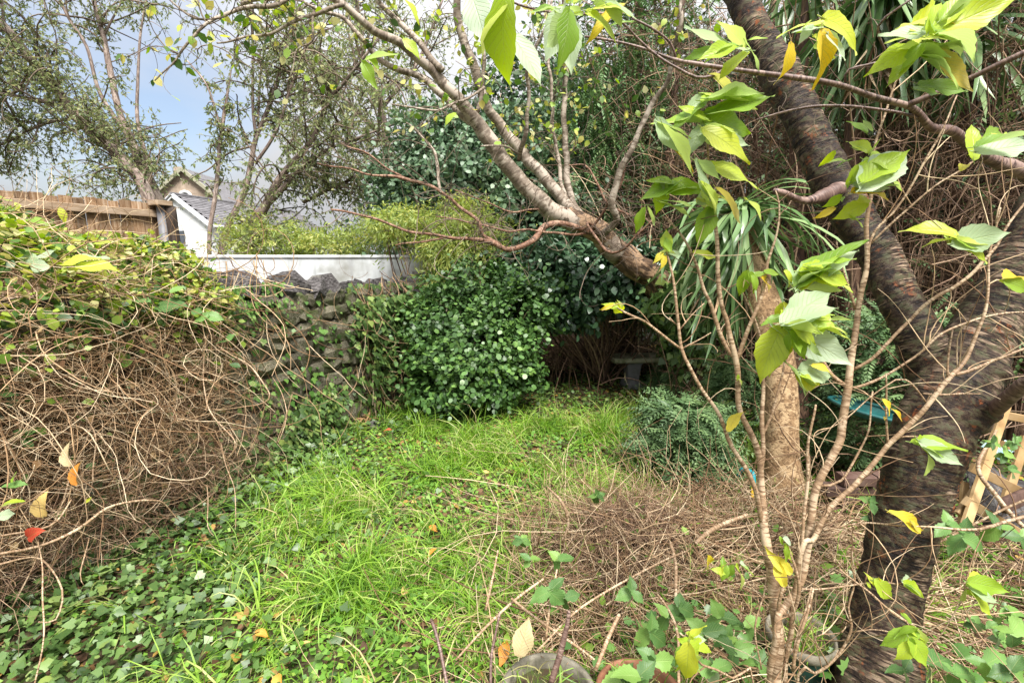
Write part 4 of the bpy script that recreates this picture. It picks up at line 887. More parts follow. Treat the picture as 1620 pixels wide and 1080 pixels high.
w2 = shoots(tw, lst(w1) + lp[1:-1], 900, 7, .28, .0025, rng, t0=.25, up=.2, grav=.2, curl=1.5)
tw.obj('twigs', MT['grey_twig'], lean, kind='stuff')
up = w2[w2[:, 0, 2] > 2.75]; leaf_on(lf, 'wide', up, 2, .065, rng, droop=.5, t0=.4); lf.obj('crown', MT['mound'], lean, kind='stuff')

def skin_leaves(name, kind, paths, n, size, mat, parent, rng, off=.03, rnd=None, label=None, gather=.0):
    """leaves lying over a stem's surface"""
    lf = Mesh(); pos, tan, rad = pick(paths, n, rng, 0)
    d = norm(np.cross(tan, rdir(n, 0, rng))); p = pos + d * (rad + rng.uniform(0, off, n))[:, None] + rng.normal(size=(n, 3)) * .02
    leaves(lf, kind, p, norm(rdir(n, 0, rng) * .6 + [0, 0, -.9]), d + rdir(n, 0, rng) * .4, size * rng.uniform(.5, 1.25, n), rng=rng)
    return lf.obj(name, MT[mat], parent, kind='stuff')
ivb = P(1085, 600, 5.3) * [1, 1, 0]
ivt = empty('climbing_ivy', ivb, 'dark ivy wrapped round the base of the leaning tree trunk', 'ivy')
skin_leaves('ivy_leaves', 'ivy', [low[:int(len(low) * .62)]], 1500, .075, 'ivy', ivt, rng, off=.16)
lf = Mesh(); volume(lf, 'ivy', P(1098, 500, 5.2), (.19, .18, .44), 95, 14, .075, rng, clump=.09, droop=.7); volume(lf, 'ivy', P(1070, 455, 5.0), (.16, .14, .14), 34, 11, .075, rng, clump=.09, droop=.7); lf.obj('ivy_leaves', MT['ivy'], ivt, kind='stuff')
m = Mesh(); n = 60; w = walk(n, 10, ivb + rng.normal(size=(n, 3)) * [.15, .12, 0], norm(rdir(n, 2.5, rng)), rng.uniform(.5, 1.3, n), 1, -.3, .2, rng); tubes(m, w, .006, sides=4, rng=rng); m.obj('stems', MT['brown_twig'], ivt, kind='stuff')

# ================================================================ strap leaved palms
def strap_leaves(lf, c, n, length, wid, rng, lo=-1.0, hi=1.0, bend=1.6):
    m = 9; ph = rng.uniform(0, 2 * math.pi, n); el = rng.uniform(lo, hi, n)
    d = np.stack([np.cos(ph) * np.cos(el), np.sin(ph) * np.cos(el), np.sin(el)], -1)
    L = length * rng.uniform(.7, 1.1, n); g = bend * rng.uniform(.5, 1.4, n)
    w = walk(n, m, c + rng.normal(size=(n, 3)) * .035, d, L, .25, g, .06, rng)
    tan = norm(np.gradient(w, axis=1)); sd = norm(np.cross(tan, np.array([0, 0, 1.]) + rng.normal(size=(n, 1, 3)) * .25)); nn = np.cross(sd, tan)
    s = np.linspace(0, 1, m); prof = np.interp(s, [0, .12, .5, .85, 1], [.6, .75, 1, .6, .02]) * wid
    A = w - sd * prof[None, :, None] * .5 + nn * prof[None, :, None] * .12; B = w + sd * prof[None, :, None] * .5 + nn * prof[None, :, None] * .12
    V = np.stack([A, w, B], 2); i = np.arange(m - 1)[:, None] * 3 + np.arange(2)[None]
    F = np.concatenate([np.stack([i, i + 1, i + 4], -1).reshape(-1, 3), np.stack([i, i + 4, i + 3], -1).reshape(-1, 3)])
    lf.add(V, F[None] + (np.arange(n) * m * 3)[:, None, None], np.repeat(rng.random(n), len(F)))
def palm(name, label, trunk_px, heads, seed, trunk_mat='corky', dead=True, group='strap leaved palms'):
    rng = np.random.default_rng(seed); q = pxraw(trunk_px)
    base = np.array([q[0, 0], q[0, 1], 0]); t = empty(name, base, label, 'palm', group)
    q[0, 2] = min(q[0, 2], -.03); q[0, 3] *= 1.15
    s = spline(q, .04); m = Mesh(); limb(m, s, 28, .10, 9, seed=seed, knots=[(P(1235, 628, 3.42), .05, .03)] if seed == 81 else ()); m.obj('trunk', MT[trunk_mat], t)
    for (c, n, L, wd, lo, hi, bend) in heads:
        lf = Mesh(); strap_leaves(lf, c, n, L, wd, rng, lo, hi, bend); lf.obj('leaf_head', MT['strap'], t, kind='stuff')
    if dead:
        c = heads[0][0]; lf = Mesh(); strap_leaves(lf, c - [0, 0, .18], 170, .75, .03, rng, -1.5, -.9, .8); lf.obj('dead_leaves', MT['straw'], t, kind='stuff')
    return t
hA = P(1168, 335, 3.95)
palm('strap_leaf_palm', 'palm with corky tan trunk and drooping pale green strap leaves left of the cherry', [(1238, 778, 3.55, 66), (1236, 690, 3.55, 58), (1234, 600, 3.6, 60), (1215, 500, 3.7, 56), (1190, 420, 3.85, 50), (1168, 340, 3.95, 40)],
     [(hA, 170, .95, .042, -1.2, .9, 2.0), (hA - [0, 0, .1], 120, 1.1, .045, -1.5, -.7, .9)], 81)
hB = P(1405, -20, 3.9)
palm('strap_leaf_palm', 'taller palm whose long strap leaves hang behind the upper cherry limb', [(1350, 760, 4.6, 40), (1345, 500, 4.5, 36), (1350, 230, 4.3, 34), (1375, 80, 4.1, 32), (1405, -10, 3.9, 30)],
     [(hB, 170, 1.15, .05, -1.4, .7, 2.0), (P(1500, 40, 4.0), 60, 1.1, .055, -1.2, .5, 1.4)], 82, trunk_mat='brownbark')
hC = P(1270, -60, 4.4)
palm('strap_leaf_palm', 'palm with narrow leaves behind the cherry limb at the top of the picture', [(1262, 760, 5.0, 34), (1262, 300, 4.8, 32), (1265, 60, 4.5, 30), (1270, -50, 4.4, 28)], [(hC, 60, 1.0, .04, -1.4, .6, 1.8)], 83, trunk_mat='brownbark', dead=False)

# ================================================================ low conifers
def small_conifer(label, base, h, rad, n, seed, size=.045, length=.20):
    rng = np.random.default_rng(seed); t = empty('small_conifer', base, label, 'conifer', 'small feathery conifers')
    m = Mesh(); k = 26; w = walk(k, 8, base + rng.normal(size=(k, 3)) * [.02, .02, 0], norm(rdir(k, 1.0, rng) * [1, 1, 1]), h * rng.uniform(.6, 1.1, k), .8, .1, .2, rng); tubes(m, w, .008, sides=4, rng=rng); m.obj('stems', MT['brown_twig'], t, kind='stuff')
    lf = Mesh(); u = rng.random(n) ** .8; ph = rng.uniform(0, 2 * math.pi, n); rr = rad * np.sqrt(np.clip(1 - (u * 1.0 - .25) ** 2 * 1.2, .02, 1)) * rng.uniform(.35, .9, n)
    an = base + np.stack([np.cos(ph) * rr, np.sin(ph) * rr, .03 + u * h], -1); d = norm(np.stack([np.cos(ph), np.sin(ph), .35 + 0 * ph], -1) + rdir(n, 0, rng) * .5)
    frond_set(lf, an, d, 9, length, rng, size=size, droop=.9); lf.obj('foliage', MT['conifer'], t, kind='stuff'); return t
small_conifer('low blue green feathery conifer at the right edge of the grass', G(1075, 748), .52, .32, 800, 91, size=.05, length=.28)
small_conifer('sparse feathery conifer growing beside the stone bench', G(1062, 640), .40, .22, 260, 92, length=.22)
small_conifer('feathery conifer behind the cherry trunk above the teal tray', P(1400, 640, 3.6) * [1, 1, 0], 1.25, .42, 1000, 93, size=.05, length=.26)
small_conifer('feathery conifer tucked between the corky palm trunk and the ivy', P(1165, 640, 4.4) * [1, 1, 0], .75, .24, 340, 94)
# ================================================================ big cherry tree in the right foreground
TD = 1.82
cherry_b = np.array(list(P(1378, 1060, 1.80)[:2]) + [0.0])
cherry = empty('cherry_tree', cherry_b, 'large dark cherry tree with banded peeling bark forking in the right foreground', 'tree')
trunk = [(1365, 1160, 1.74, 205), (1375, 1085, 1.78, 172), (1391, 1006, 1.82, 146), (1408, 930, 1.84, 138), (1424, 872, 1.84, 136), (1438, 815, 1.84, 142), (1453, 757, 1.84, 156), (1468, 700, 1.84, 166), (1492, 640, 1.85, 158), (1525, 580, 1.87, 150), (1572, 500, 1.88, 128), (1622, 400, 1.88, 112), (1668, 300, 1.88, 104), (1716, 170, 1.9, 95), (1770, 0, 1.95, 88), (1790, -150, 2.0, 70)]
trunk = [(a, b, d, w * .9) for a, b, d, w in trunk]
qt = pxpath(trunk, .012, .004, 3); m = Mesh()
limb(m, qt, 72, .10, 7, seed=2.3, ring=.045, knots=[(P(1562, 652, 1.75), .06, .045), (P(1500, 560, 1.75), .06, .02), (P(1320, 1060, 1.7), .10, .03), (P(1430, 1070, 1.7), .10, .03), (P(1580, 590, 1.75), .05, .03)])
m.obj('trunk', MT['cherrybark'], cherry)
left = [(1505, 650, 1.90, 95), (1478, 575, 1.92, 100), (1448, 518, 1.95, 93), (1415, 460, 2.0, 86), (1380, 392, 2.06, 80), (1345, 330, 2.1, 80), (1305, 262, 2.15, 82), (1270, 191, 2.2, 79), (1237, 125, 2.25, 74), (1204, 60, 2.3, 66), (1172, 0, 2.35, 62), (1130, -80, 2.4, 55)]
ql = pxpath([(a, b, d, w * .93) for a, b, d, w in left], .012, .004, 8); m = Mesh()
limb(m, ql, 56, .12, 8, seed=7.7, ring=.05, knots=[(P(1250, 105, 2.2), .05, .02), (P(1290, 330, 2.0), .05, .03)]); m.obj('limb', MT['cherrybark'], cherry)
q = pxpath([(1545, 668, 1.84, 50), (1565, 652, 1.74, 36), (1590, 632, 1.66, 30), (1625, 605, 1.58, 29), (1690, 560, 1.5, 26), (1760, 520, 1.45, 22)], .015, .003, 4); m = Mesh(); limb(m, q, 20, .12, 16, seed=4); m.obj('broken_branch', MT['cherrytwig'], cherry)
q = pxpath([(1330, 300, 2.08, 30), (1290, 312, 2.0, 22), (1262, 314, 1.97, 18), (1240, 306, 1.94, 15), (1226, 303, 1.92, 12)], .012, .006, 6); m = Mesh(); q[:, 3] *= .8; limb(m, q, 14, .3, 16, seed=5); m.obj('broken_branch', MT['cherrytwig'], cherry)

# ================================================================ leaves used close to the lens
def big_leaf(name, mat, L=1.0, wid=.26, curl=.35, fold=.25, twist=.3, teeth=.012, tip=1.5, seed=0, lobes=False):
    """an ovate toothed leaf along +Y, 9 x 5 points, about 64 triangles"""
    rng = np.random.default_rng(seed); nl = 13; V = []; UV = []
    us = [-1, -.5, 0, .5, 1]
    for i in range(nl):
        t = i / (nl - 1); h = wid * (math.sin(math.pi * min(1, t ** .8)).__abs__() ** .9) * (1 - .25 * t) * (1.12 if t < .6 else 1.0)
        if t > .82: h *= max(0, 1 - (t - .82) / .18) ** .6
        h = max(h, .004)
        for u in us:
            tooth = 1 + (teeth * (1 if i % 2 else -1) * 3 if abs(u) == 1 and 0 < i < nl - 1 else 0)
            x = u * h * tooth; z = fold * abs(x) - curl * t * t * .5 + .03 * math.sin(t * 9 + u * 2 + seed) * abs(u)
            a = twist * t; V.append((x * math.cos(a) - z * math.sin(a), t * L - .08 * abs(u) * (t < .1), x * math.sin(a) + z * math.cos(a))); UV.append((u, t))
    F = []
    for i in range(nl - 1):
        for j in range(4):
            A = i * 5 + j; F += [(A, A + 1, A + 6), (A, A + 6, A + 5)]
    # leaf stalk
    k = len(V); r = .010
    V += [(-r, -.0, 0), (r, 0, 0), (0, 0, -r * 1.4), (-r, -.16, .03), (r, -.16, .03), (0, -.16, .03 - r * 1.4)]; UV += [(0, 0)] * 6
    F += [(k, k + 1, k + 4), (k, k + 4, k + 3), (k + 1, k + 2, k + 5), (k + 1, k + 5, k + 4), (k + 2, k, k + 3), (k + 2, k + 3, k + 5)]
    m = Mesh(); m.add(np.array(V), np.array(F), .5, uv=np.array(UV, float)); return m.data(name, MT[mat])
CH = [big_leaf('cherry_leaf_mesh', 'cherryleaf', wid=w, curl=c, fold=f, twist=t, seed=i) for i, (w, c, f, t) in enumerate([(.24, .3, .2, .2), (.27, .6, .3, -.4), (.21, .15, .5, .5), (.25, .9, .15, .1), (.22, -.3, .3, -.6), (.26, .45, .1, .7)])]
PL = [big_leaf('pale_leaf_mesh', 'paleleaf', wid=w, curl=c, fold=.2, twist=t, seed=i + 9) for i, (w, c, t) in enumerate([(.26, .3, .3), (.24, -.3, -.3)])]
YL = [big_leaf('yellow_leaf_mesh', 'yellowleaf', wid=w, curl=c, fold=.5, twist=t, seed=i + 5) for i, (w, c, t) in enumerate([(.20, .7, .8), (.14, .4, -.9), (.24, .6, .5)])]
BR = [big_leaf('bramble_leaf_mesh', 'bramble', wid=w, curl=c, fold=.25, twist=t, teeth=.03, seed=i + 3) for i, (w, c, t) in enumerate([(.33, .25, .1), (.36, .4, -.2), (.31, .15, .2)])]
def put_leaf(parent, mesh, pos, axis, nrm, size, name='leaf', label=None):
    y = Vector([float(v) for v in axis]).normalized(); n_ = Vector([float(v) for v in nrm]); x = y.cross(n_)
    if x.length < 1e-3: x = y.cross(Vector((.3, .5, .8)))
    x.normalize(); z = x.cross(y); mw = Matrix((x, y, z)).transposed().to_4x4()
    o = bpy.data.objects.new(name, mesh); o.rotation_euler = mw.to_euler(); o.scale = (size,) * 3
    o.location = Vector([float(v) for v in (np.asarray(pos) - origin_of(parent))]); link(o, parent)
    if label: o['label'] = label
    return o
VIEW = np.array([0, -math.cos(PITCH), math.sin(PITCH)])
def leaf_px(parent, a, b, d, meshes, rng, flat=.5, name='leaf', scale=1.0):
    """a leaf running from pixel a to pixel b around depth d"""
    dd = rng.uniform(-.02, .04); A = P(*a, d); B = P(*b, d + dd); L = np.linalg.norm(B - A) * scale
    me = meshes[rng.integers(len(meshes))] if isinstance(meshes, list) else meshes
    if (meshes is CH or meshes is PL) and d < 1.5 and rng.random() < .75:      # a smaller sister leaf at the same node
        put_leaf(parent, CH[rng.integers(len(CH))], A + rdir(1, 0, rng)[0] * .012, norm((B - A) / L + rdir(1, 0, rng)[0] * .8), np.array([0, 0, 1.]) + rdir(1, 0, rng)[0] * .6, L * rng.uniform(.5, .85), name)
    return put_leaf(parent, me, A, B - A, VIEW * (1 - flat) + np.array([0, 0, 1.]) * flat + rdir(1, 0, rng)[0] * .4, L, name)

rng = np.random.default_rng(99)
# ---- cherry side branches that cross in front, with their leaves
cbr = [
 [(1700, 330, 1.62, 36), (1620, 275, 1.5, 32), (1575, 255, 1.45, 26), (1536, 233, 1.4, 23), (1509, 209, 1.37, 20), (1475, 203, 1.34, 18), (1452, 176, 1.32, 15), (1432, 165, 1.3, 13), (1383, 153, 1.3, 12), (1325, 134, 1.3, 11), (1249, 122, 1.3, 10), (1153, 111, 1.3, 9), (1077, 96, 1.32, 7), (1030, 78, 1.34, 6), (1000, 69, 1.35, 5), (960, 62, 1.36, 5), (925, 58, 1.38, 4)],
 [(1436, 168, 1.3, 10), (1498, 142, 1.25, 9), (1555, 115, 1.2, 9), (1620, 84, 1.15, 9), (1700, 50, 1.1, 9)],
 [(1460, 190, 1.33, 7), (1420, 178, 1.33, 6), (1364, 170, 1.34, 6), (1330, 168, 1.34, 5), (1287, 170, 1.35, 5), (1245, 178, 1.36, 4), (1199, 191, 1.38, 3)],
 [(1142, 111, 1.3, 6), (1125, 120, 1.3, 6), (1100, 122, 1.3, 6), (1072, 108, 1.3, 5), (1050, 96, 1.3, 5), (1025, 78, 1.3, 5), (1000, 55, 1.28, 4), (985, 40, 1.26, 4), (960, 25, 1.24, 5), (925, 24, 1.22, 5), (880, 20, 1.2, 4), (820, 5, 1.15, 4), (780, -15, 1.1, 4)],
 [(1000, 30, 1.3, 4), (1030, 45, 1.3, 5), (1060, 68, 1.32, 4), (1068, 92, 1.33, 4)],
 [(1339, 130, 1.3, 4), (1345, 110, 1.28, 4), (1400, 90, 1.27, 4), (1390, 40, 1.2, 4), (1440, 0, 1.15, 3)],
 [(1600, 225, 1.35, 8), (1572, 222, 1.3, 8), (1545, 215, 1.28, 6)],
]
cb_paths = []
for i, pts in enumerate(cbr):
    q = pxpath(pts, .02, .002, i); m = Mesh(); limb(m, q, 12, .13, 30, seed=i * 1.7); m.obj('branch', MT['cherrytwig'], cherry); cb_paths.append(q)
m = Mesh(); shoots(m, cb_paths, 46, 7, .10, .0014, rng, t0=.1, up=.2, curl=.8, sides=4); m.obj('twigs', MT['grey_twig'], cherry, kind='stuff')
top = [((745, -10), (775, 75), .95, PL), ((800, -5), (782, 138), .62, CH), ((812, 60), (862, 125), .75, PL), ((890, 15), (868, 95), 1.1, PL), ((895, 20), (905, 120), .95, PL), ((900, 18), (892, 110), .9, CH), ((880, 15), (832, 18), 1.1, CH), ((930, 20), (990, 45), 1.1, CH), ((985, 10), (930, 48), 1.15, YL), ((960, 5), (1010, 22), 1.1, PL), ((890, 10), (850, 35), 1.2, CH), ((905, 5), (960, -15), 1.1, CH), ((1000, 35), (962, 35), 1.2, CH), ((920, 20), (880, 35), 1.15, CH), ((940, 15), (1000, 5), 1.1, CH),
 ((1178, 80), (1078, 60), 1.15, PL), ((1165, 75), (1105, 92), 1.1, CH), ((1180, 68), (1210, 105), 1.1, CH), ((1170, 72), (1085, 78), 1.12, CH),
 ((1305, 30), (1390, 55), 1.0, CH), ((1300, 45), (1255, 45), 1.0, PL), ((1300, 50), (1310, 135), 1.0, YL), ((1310, 55), (1345, 90), 1.0, PL), ((1290, 60), (1330, 85), 1.05, CH), ((1250, 70), (1245, 130), 1.2, YL), ((1285, 40), (1262, 70), 1.0, PL),
 ((1470, 40), (1418, 28), 1.1, CH), ((1465, 50), (1385, 68), 1.05, PL), ((1450, 60), (1465, 10), 1.1, CH), ((1475, 45), (1530, 5), 1.1, CH), ((1480, 50), (1560, 45), 1.05, CH), ((1500, 35), (1558, 42), 1.1, YL), ((1470, 50), (1500, -5), 1.0, CH), ((1455, 80), (1400, 132), 1.1, CH), ((1460, 70), (1430, 100), 1.08, CH), ((1465, 75), (1535, 60), 1.1, CH), ((1450, 85), (1540, 100), 1.1, CH), ((1455, 90), (1500, 118), 1.1, CH), ((1480, 85), (1535, 128), 1.1, YL), ((1455, 135), (1520, 150), 1.15, CH), ((1460, 65), (1515, 85), 1.12, CH), ((1440, 75), (1390, 100), 1.1, CH), ((1470, 55), (1590, 8), 1.1, CH), ((1490, 30), (1540, -20), 1.0, CH),
 ((1300, 40), (1240, 25), 1.05, CH), ((640, 62), (665, 90), 2.2, CH), ((575, 100), (602, 142), 2.0, CH), ((580, 95), (632, 82), 2.0, CH), ((585, 90), (600, 110), 2.0, CH), ((640, 0), (668, 30), 2.2, CH), ((720, 180), (700, 195), 2.5, CH)]
for a, b, d, ms in top: leaf_px(cherry, a, b, d, ms, rng)

# ---- leafy young saplings in the foreground
def sapling(label, stems, lvs, seed, base=None, d=1.3, extra=44, group='young saplings in the foreground', mat='sapling', cat='sapling'):
    rng = np.random.default_rng(seed); q0 = P(*stems[0][0][:3]); b = np.array([q0[0], q0[1], 0.])
    t = empty('sapling', b, label, cat, group); ps = []
    for i, pts in enumerate(stems):
        q = pxraw(pts); q[:, 3] *= .76
        if i == 0: q = np.vstack([[q[0, 0], q[0, 1], -.03, q[0, 3] * 1.2], q]) if q[0, 2] > .02 else q
        q = spline(q, .02); tt = np.arange(len(q)); q[:, :3] += .0022 * np.stack([np.sin(tt * .7 + i), np.cos(tt * .5), np.sin(tt * .9 + 2 * i)], -1)
        m = Mesh(); limb(m, q, 12, .10, 28, seed=seed + i); m.obj('stem' if i == 0 else 'branch', MT[mat], t); ps.append(q)
    m = Mesh(); shoots(m, ps, extra, 8, .28, .0017, rng, t0=.15, up=.4, grav=.0, curl=.6, jit=.12, sides=4); m.obj('twigs', MT['straw'], t, kind='stuff')
    for a, b_, dd, ms in lvs: leaf_px(t, a, b_, dd, ms, rng)
    return t, ps
sapling('multi stemmed sapling whose left stems fan out under a clump of large green leaves',
 [[(1228, 1085, 1.42, 27), (1230, 1000, 1.42, 26), (1222, 914, 1.42, 25), (1214, 865, 1.42, 22), (1207, 826, 1.43, 20), (1205, 757, 1.44, 17), (1199, 717, 1.44, 15), (1184, 680, 1.44, 14), (1170, 640, 1.44, 13), (1164, 570, 1.44, 13), (1150, 510, 1.43, 11), (1141, 480, 1.42, 11), (1134, 400, 1.4, 10), (1130, 350, 1.38, 9), (1115, 325, 1.36, 8), (1118, 280, 1.35, 6), (1120, 200, 1.34, 5)],
  [(1164, 572, 1.44, 10), (1145, 540, 1.44, 10), (1125, 485, 1.43, 9), (1112, 455, 1.42, 8), (1105, 425, 1.41, 7), (1090, 390, 1.4, 6), (1072, 365, 1.4, 5), (1050, 345, 1.4, 4)],
  [(1165, 570, 1.44, 10), (1185, 520, 1.43, 9), (1205, 462, 1.42, 8), (1215, 420, 1.41, 7), (1228, 370, 1.4, 5), (1232, 320, 1.4, 4), (1228, 300, 1.4, 3)],
  [(1207, 830, 1.43, 13), (1195, 775, 1.41, 11), (1170, 725, 1.40, 10), (1153, 694, 1.39, 9), (1133, 650, 1.38, 9), (1111, 614, 1.38, 8), (1090, 580, 1.37, 8), (1078, 553, 1.37, 8), (1073, 503, 1.36, 7), (1062, 430, 1.35, 6), (1055, 400, 1.35, 5)],
  [(1078, 553, 1.37, 6), (1050, 530, 1.36, 6), (1020, 510, 1.35, 5), (1000, 500, 1.35, 5), (978, 486, 1.34, 4)],
  [(1205, 757, 1.44, 12), (1206, 680, 1.45, 11), (1207, 595, 1.46, 9), (1203, 540, 1.46, 6), (1192, 500, 1.46, 5), (1175, 460, 1.46, 3)],
  [(1207, 690, 1.45, 7), (1225, 640, 1.44, 6), (1240, 580, 1.43, 5), (1243, 500, 1.42, 4)],
  [(1078, 553, 1.37, 4), (1100, 540, 1.37, 3), (1125, 525, 1.37, 2)], [(1073, 515, 1.37, 4), (1060, 503, 1.37, 3)], [(1076, 520, 1.37, 4), (1095, 500, 1.37, 3), (1115, 480, 1.37, 2)],
  [(1226, 960, 1.42, 12), (1250, 975, 1.38, 10), (1262, 940, 1.36, 9), (1258, 900, 1.35, 7), (1245, 850, 1.34, 5)],
  [(1256, 1062, 1.36, 9), (1262, 1010, 1.35, 8), (1280, 960, 1.35, 7), (1288, 930, 1.35, 5)]],
 [((1118, 195), (1030, 190), 1.3, CH), ((1040, 190), (1075, 250), 1.25, PL), ((1050, 200), (1100, 275), 1.2, CH), ((1070, 240), (1105, 262), 1.24, YL), ((1110, 165), (1060, 200), 1.3, CH), ((1120, 180), (1220, 162), 1.3, CH), ((1115, 190), (1205, 200), 1.3, CH), ((1118, 150), (1200, 155), 1.3, CH), ((1125, 120), (1170, 145), 1.3, YL), ((1115, 160), (1205, 150), 1.28, CH), ((1110, 200), (1090, 250), 1.3, PL), ((1115, 205), (1195, 250), 1.25, CH), ((1118, 210), (1180, 235), 1.28, PL), ((1122, 262), (1208, 280), 1.3, CH), ((1100, 255), (1115, 320), 1.25, PL), ((1105, 300), (1040, 290), 1.3, CH), ((1050, 290), (1040, 340), 1.3, CH), ((1070, 290), (1012, 315), 1.3, CH), ((1020, 330), (1005, 370), 1.3, CH), ((1045, 320), (1095, 335), 1.3, CH), ((1110, 290), (1150, 340), 1.25, CH), ((1135, 300), (1180, 340), 1.25, YL), ((1125, 330), (1105, 385), 1.3, CH), ((1105, 320), (1135, 300), 1.3, PL), ((1115, 310), (1165, 300), 1.3, CH), ((1180, 315), (1215, 330), 1.3, CH), ((1060, 290), (1030, 280), 1.3, CH), ((1090, 170), (1125, 150), 1.3, PL),
  ((1057, 395), (1050, 360), 1.35, CH), ((1052, 400), (1078, 405), 1.35, PL), ((1048, 400), (1035, 415), 1.35, YL), ((1098, 400), (1130, 410), 1.4, CH), ((1052, 405), (1048, 425), 1.35, YL), ((978, 488), (955, 475), 1.34, CH), ((975, 480), (985, 502), 1.34, CH), ((970, 482), (950, 490), 1.34, YL),
  ((1208, 432), (1185, 435), 1.4, CH), ((1185, 432), (1195, 465), 1.4, CH), ((1182, 430), (1168, 470), 1.4, CH), ((1205, 440), (1225, 455), 1.4, YL), ((1210, 430), (1240, 430), 1.4, CH), ((1152, 680), (1172, 645), 1.36, YL), ((1155, 680), (1165, 660), 1.36, YL), ((1167, 596), (1175, 610), 1.42, CH),
  ((1240, 850), (1255, 862), 1.33, PL), ((1240, 862), (1250, 888), 1.34, CH), ((1240, 925), (1225, 880), 1.34, YL[0])], 101)
sapling('sapling with a straight tan stem crossing the cherry trunk and leaves at mid height',
 [[(1228, 1000, 1.40, 20), (1240, 965, 1.40, 20), (1264, 925, 1.40, 20), (1275, 884, 1.40, 20), (1283, 815, 1.40, 20), (1298, 757, 1.40, 20), (1318, 715, 1.40, 20), (1331, 690, 1.40, 20), (1341, 610, 1.40, 19), (1348, 560, 1.40, 17), (1356, 503, 1.40, 15), (1369, 426, 1.39, 13), (1373, 350, 1.38, 11), (1380, 280, 1.37, 8), (1385, 230, 1.36, 6), (1400, 180, 1.35, 5), (1425, 110, 1.34, 4)],
  [(1347, 587, 1.4, 8), (1375, 570, 1.38, 8), (1406, 541, 1.36, 8), (1435, 510, 1.35, 8), (1459, 484, 1.33, 8), (1485, 468, 1.32, 8), (1509, 457, 1.31, 8), (1535, 435, 1.3, 8), (1551, 415, 1.29, 8), (1575, 390, 1.28, 7), (1600, 350, 1.27, 6), (1640, 300, 1.26, 5)],
  [(1344, 614, 1.4, 7), (1370, 608, 1.38, 7), (1402, 595, 1.37, 6), (1430, 575, 1.36, 6), (1459, 553, 1.35, 5), (1480, 535, 1.34, 5), (1520, 515, 1.33, 5), (1560, 500, 1.32, 4), (1640, 492, 1.3, 3)],
  [(1336, 608, 1.40, 9), (1318, 595, 1.41, 9), (1302, 570, 1.42, 8), (1290, 540, 1.42, 6), (1285, 480, 1.42, 4)],
  [(1355, 490, 1.4, 7), (1349, 470, 1.4, 7), (1342, 455, 1.4, 6), (1330, 420, 1.4, 4), (1325, 380, 1.4, 3)],
  [(1360, 480, 1.4, 6), (1378, 380, 1.38, 6), (1410, 340, 1.36, 5), (1445, 290, 1.34, 5), (1470, 240, 1.32, 5), (1500, 190, 1.3, 4), (1515, 150, 1.3, 3)],
  [(1378, 385, 1.38, 5), (1430, 335, 1.36, 5), (1480, 295, 1.34, 4), (1540, 255, 1.32, 4)],
  [(1297, 770, 1.4, 8), (1330, 760, 1.39, 6), (1370, 690, 1.38, 5), (1382, 620, 1.37, 4)],
  [(1230, 975, 1.4, 10), (1236, 940, 1.38, 8), (1262, 880, 1.38, 8), (1272, 830, 1.37, 8), (1276, 760, 1.37, 8), (1280, 700, 1.37, 7), (1290, 640, 1.36, 5)]],
 [((1270, 455), (1325, 400), 1.25, CH), ((1265, 450), (1370, 372), 1.25, CH), ((1275, 445), (1355, 385), 1.27, PL), ((1270, 430), (1368, 430), 1.25, CH), ((1280, 425), (1360, 445), 1.23, CH), ((1245, 505), (1320, 455), 1.15, PL), ((1240, 510), (1325, 475), 1.12, PL), ((1250, 500), (1345, 530), 1.2, CH), ((1235, 520), (1200, 600), 1.2, CH), ((1240, 520), (1215, 590), 1.22, CH), ((1220, 515), (1255, 545), 1.2, PL), ((1255, 520), (1280, 570), 1.15, CH), ((1250, 520), (1340, 575), 1.2, PL), ((1230, 565), (1295, 600), 1.2, CH), ((1260, 590), (1310, 615), 1.22, CH), ((1265, 585), (1325, 590), 1.2, PL), ((1285, 578), (1322, 585), 1.2, YL), ((1235, 500), (1205, 520), 1.22, CH), ((1310, 510), (1358, 525), 1.3, CH), ((1245, 430), (1250, 455), 1.3, CH), ((1238, 480), (1225, 505), 1.3, CH), ((1255, 515), (1300, 545), 1.14, CH), ((1285, 520), (1340, 500), 1.16, CH),
  ((1400, 660), (1400, 660 + 1), 1.3, YL[0]),
  ((1358, 300), (1430, 265), 1.25, CH), ((1365, 295), (1440, 225), 1.22, PL), ((1370, 255), (1440, 285), 1.25, CH), ((1350, 290), (1400, 300), 1.25, PL), ((1370, 320), (1325, 345), 1.3, CH), ((1350, 305), (1410, 290), 1.25, YL), ((1340, 290), (1375, 250), 1.25, CH), ((1330, 310), (1305, 330), 1.3, CH), ((1320, 240), (1295, 265), 1.3, CH), ((1370, 210), (1350, 180), 1.3, CH), ((1375, 240), (1345, 215), 1.3, CH), ((1380, 250), (1400, 230), 1.3, CH), ((1320, 330), (1290, 345), 1.3, YL), ((1345, 340), (1370, 355), 1.3, CH), ((1340, 255), (1310, 250), 1.3, CH),
  ((1512, 372), (1435, 348), 1.2, CH), ((1508, 385), (1580, 370), 1.2, PL), ((1512, 378), (1560, 392), 1.2, CH), ((1505, 382), (1590, 395), 1.22, CH), ((1540, 250), (1545, 190), 1.2, CH), ((1560, 225), (1600, 195), 1.2, CH), ((1545, 240), (1625, 235), 1.15, PL), ((1570, 220), (1535, 250), 1.2, CH), ((1520, 270), (1532, 250), 1.25, YL), ((1580, 232), (1625, 215), 1.2, CH), ((1590, 445), (1640, 460), 1.15, CH), ((1590, 440), (1630, 425), 1.15, YL)], 102)
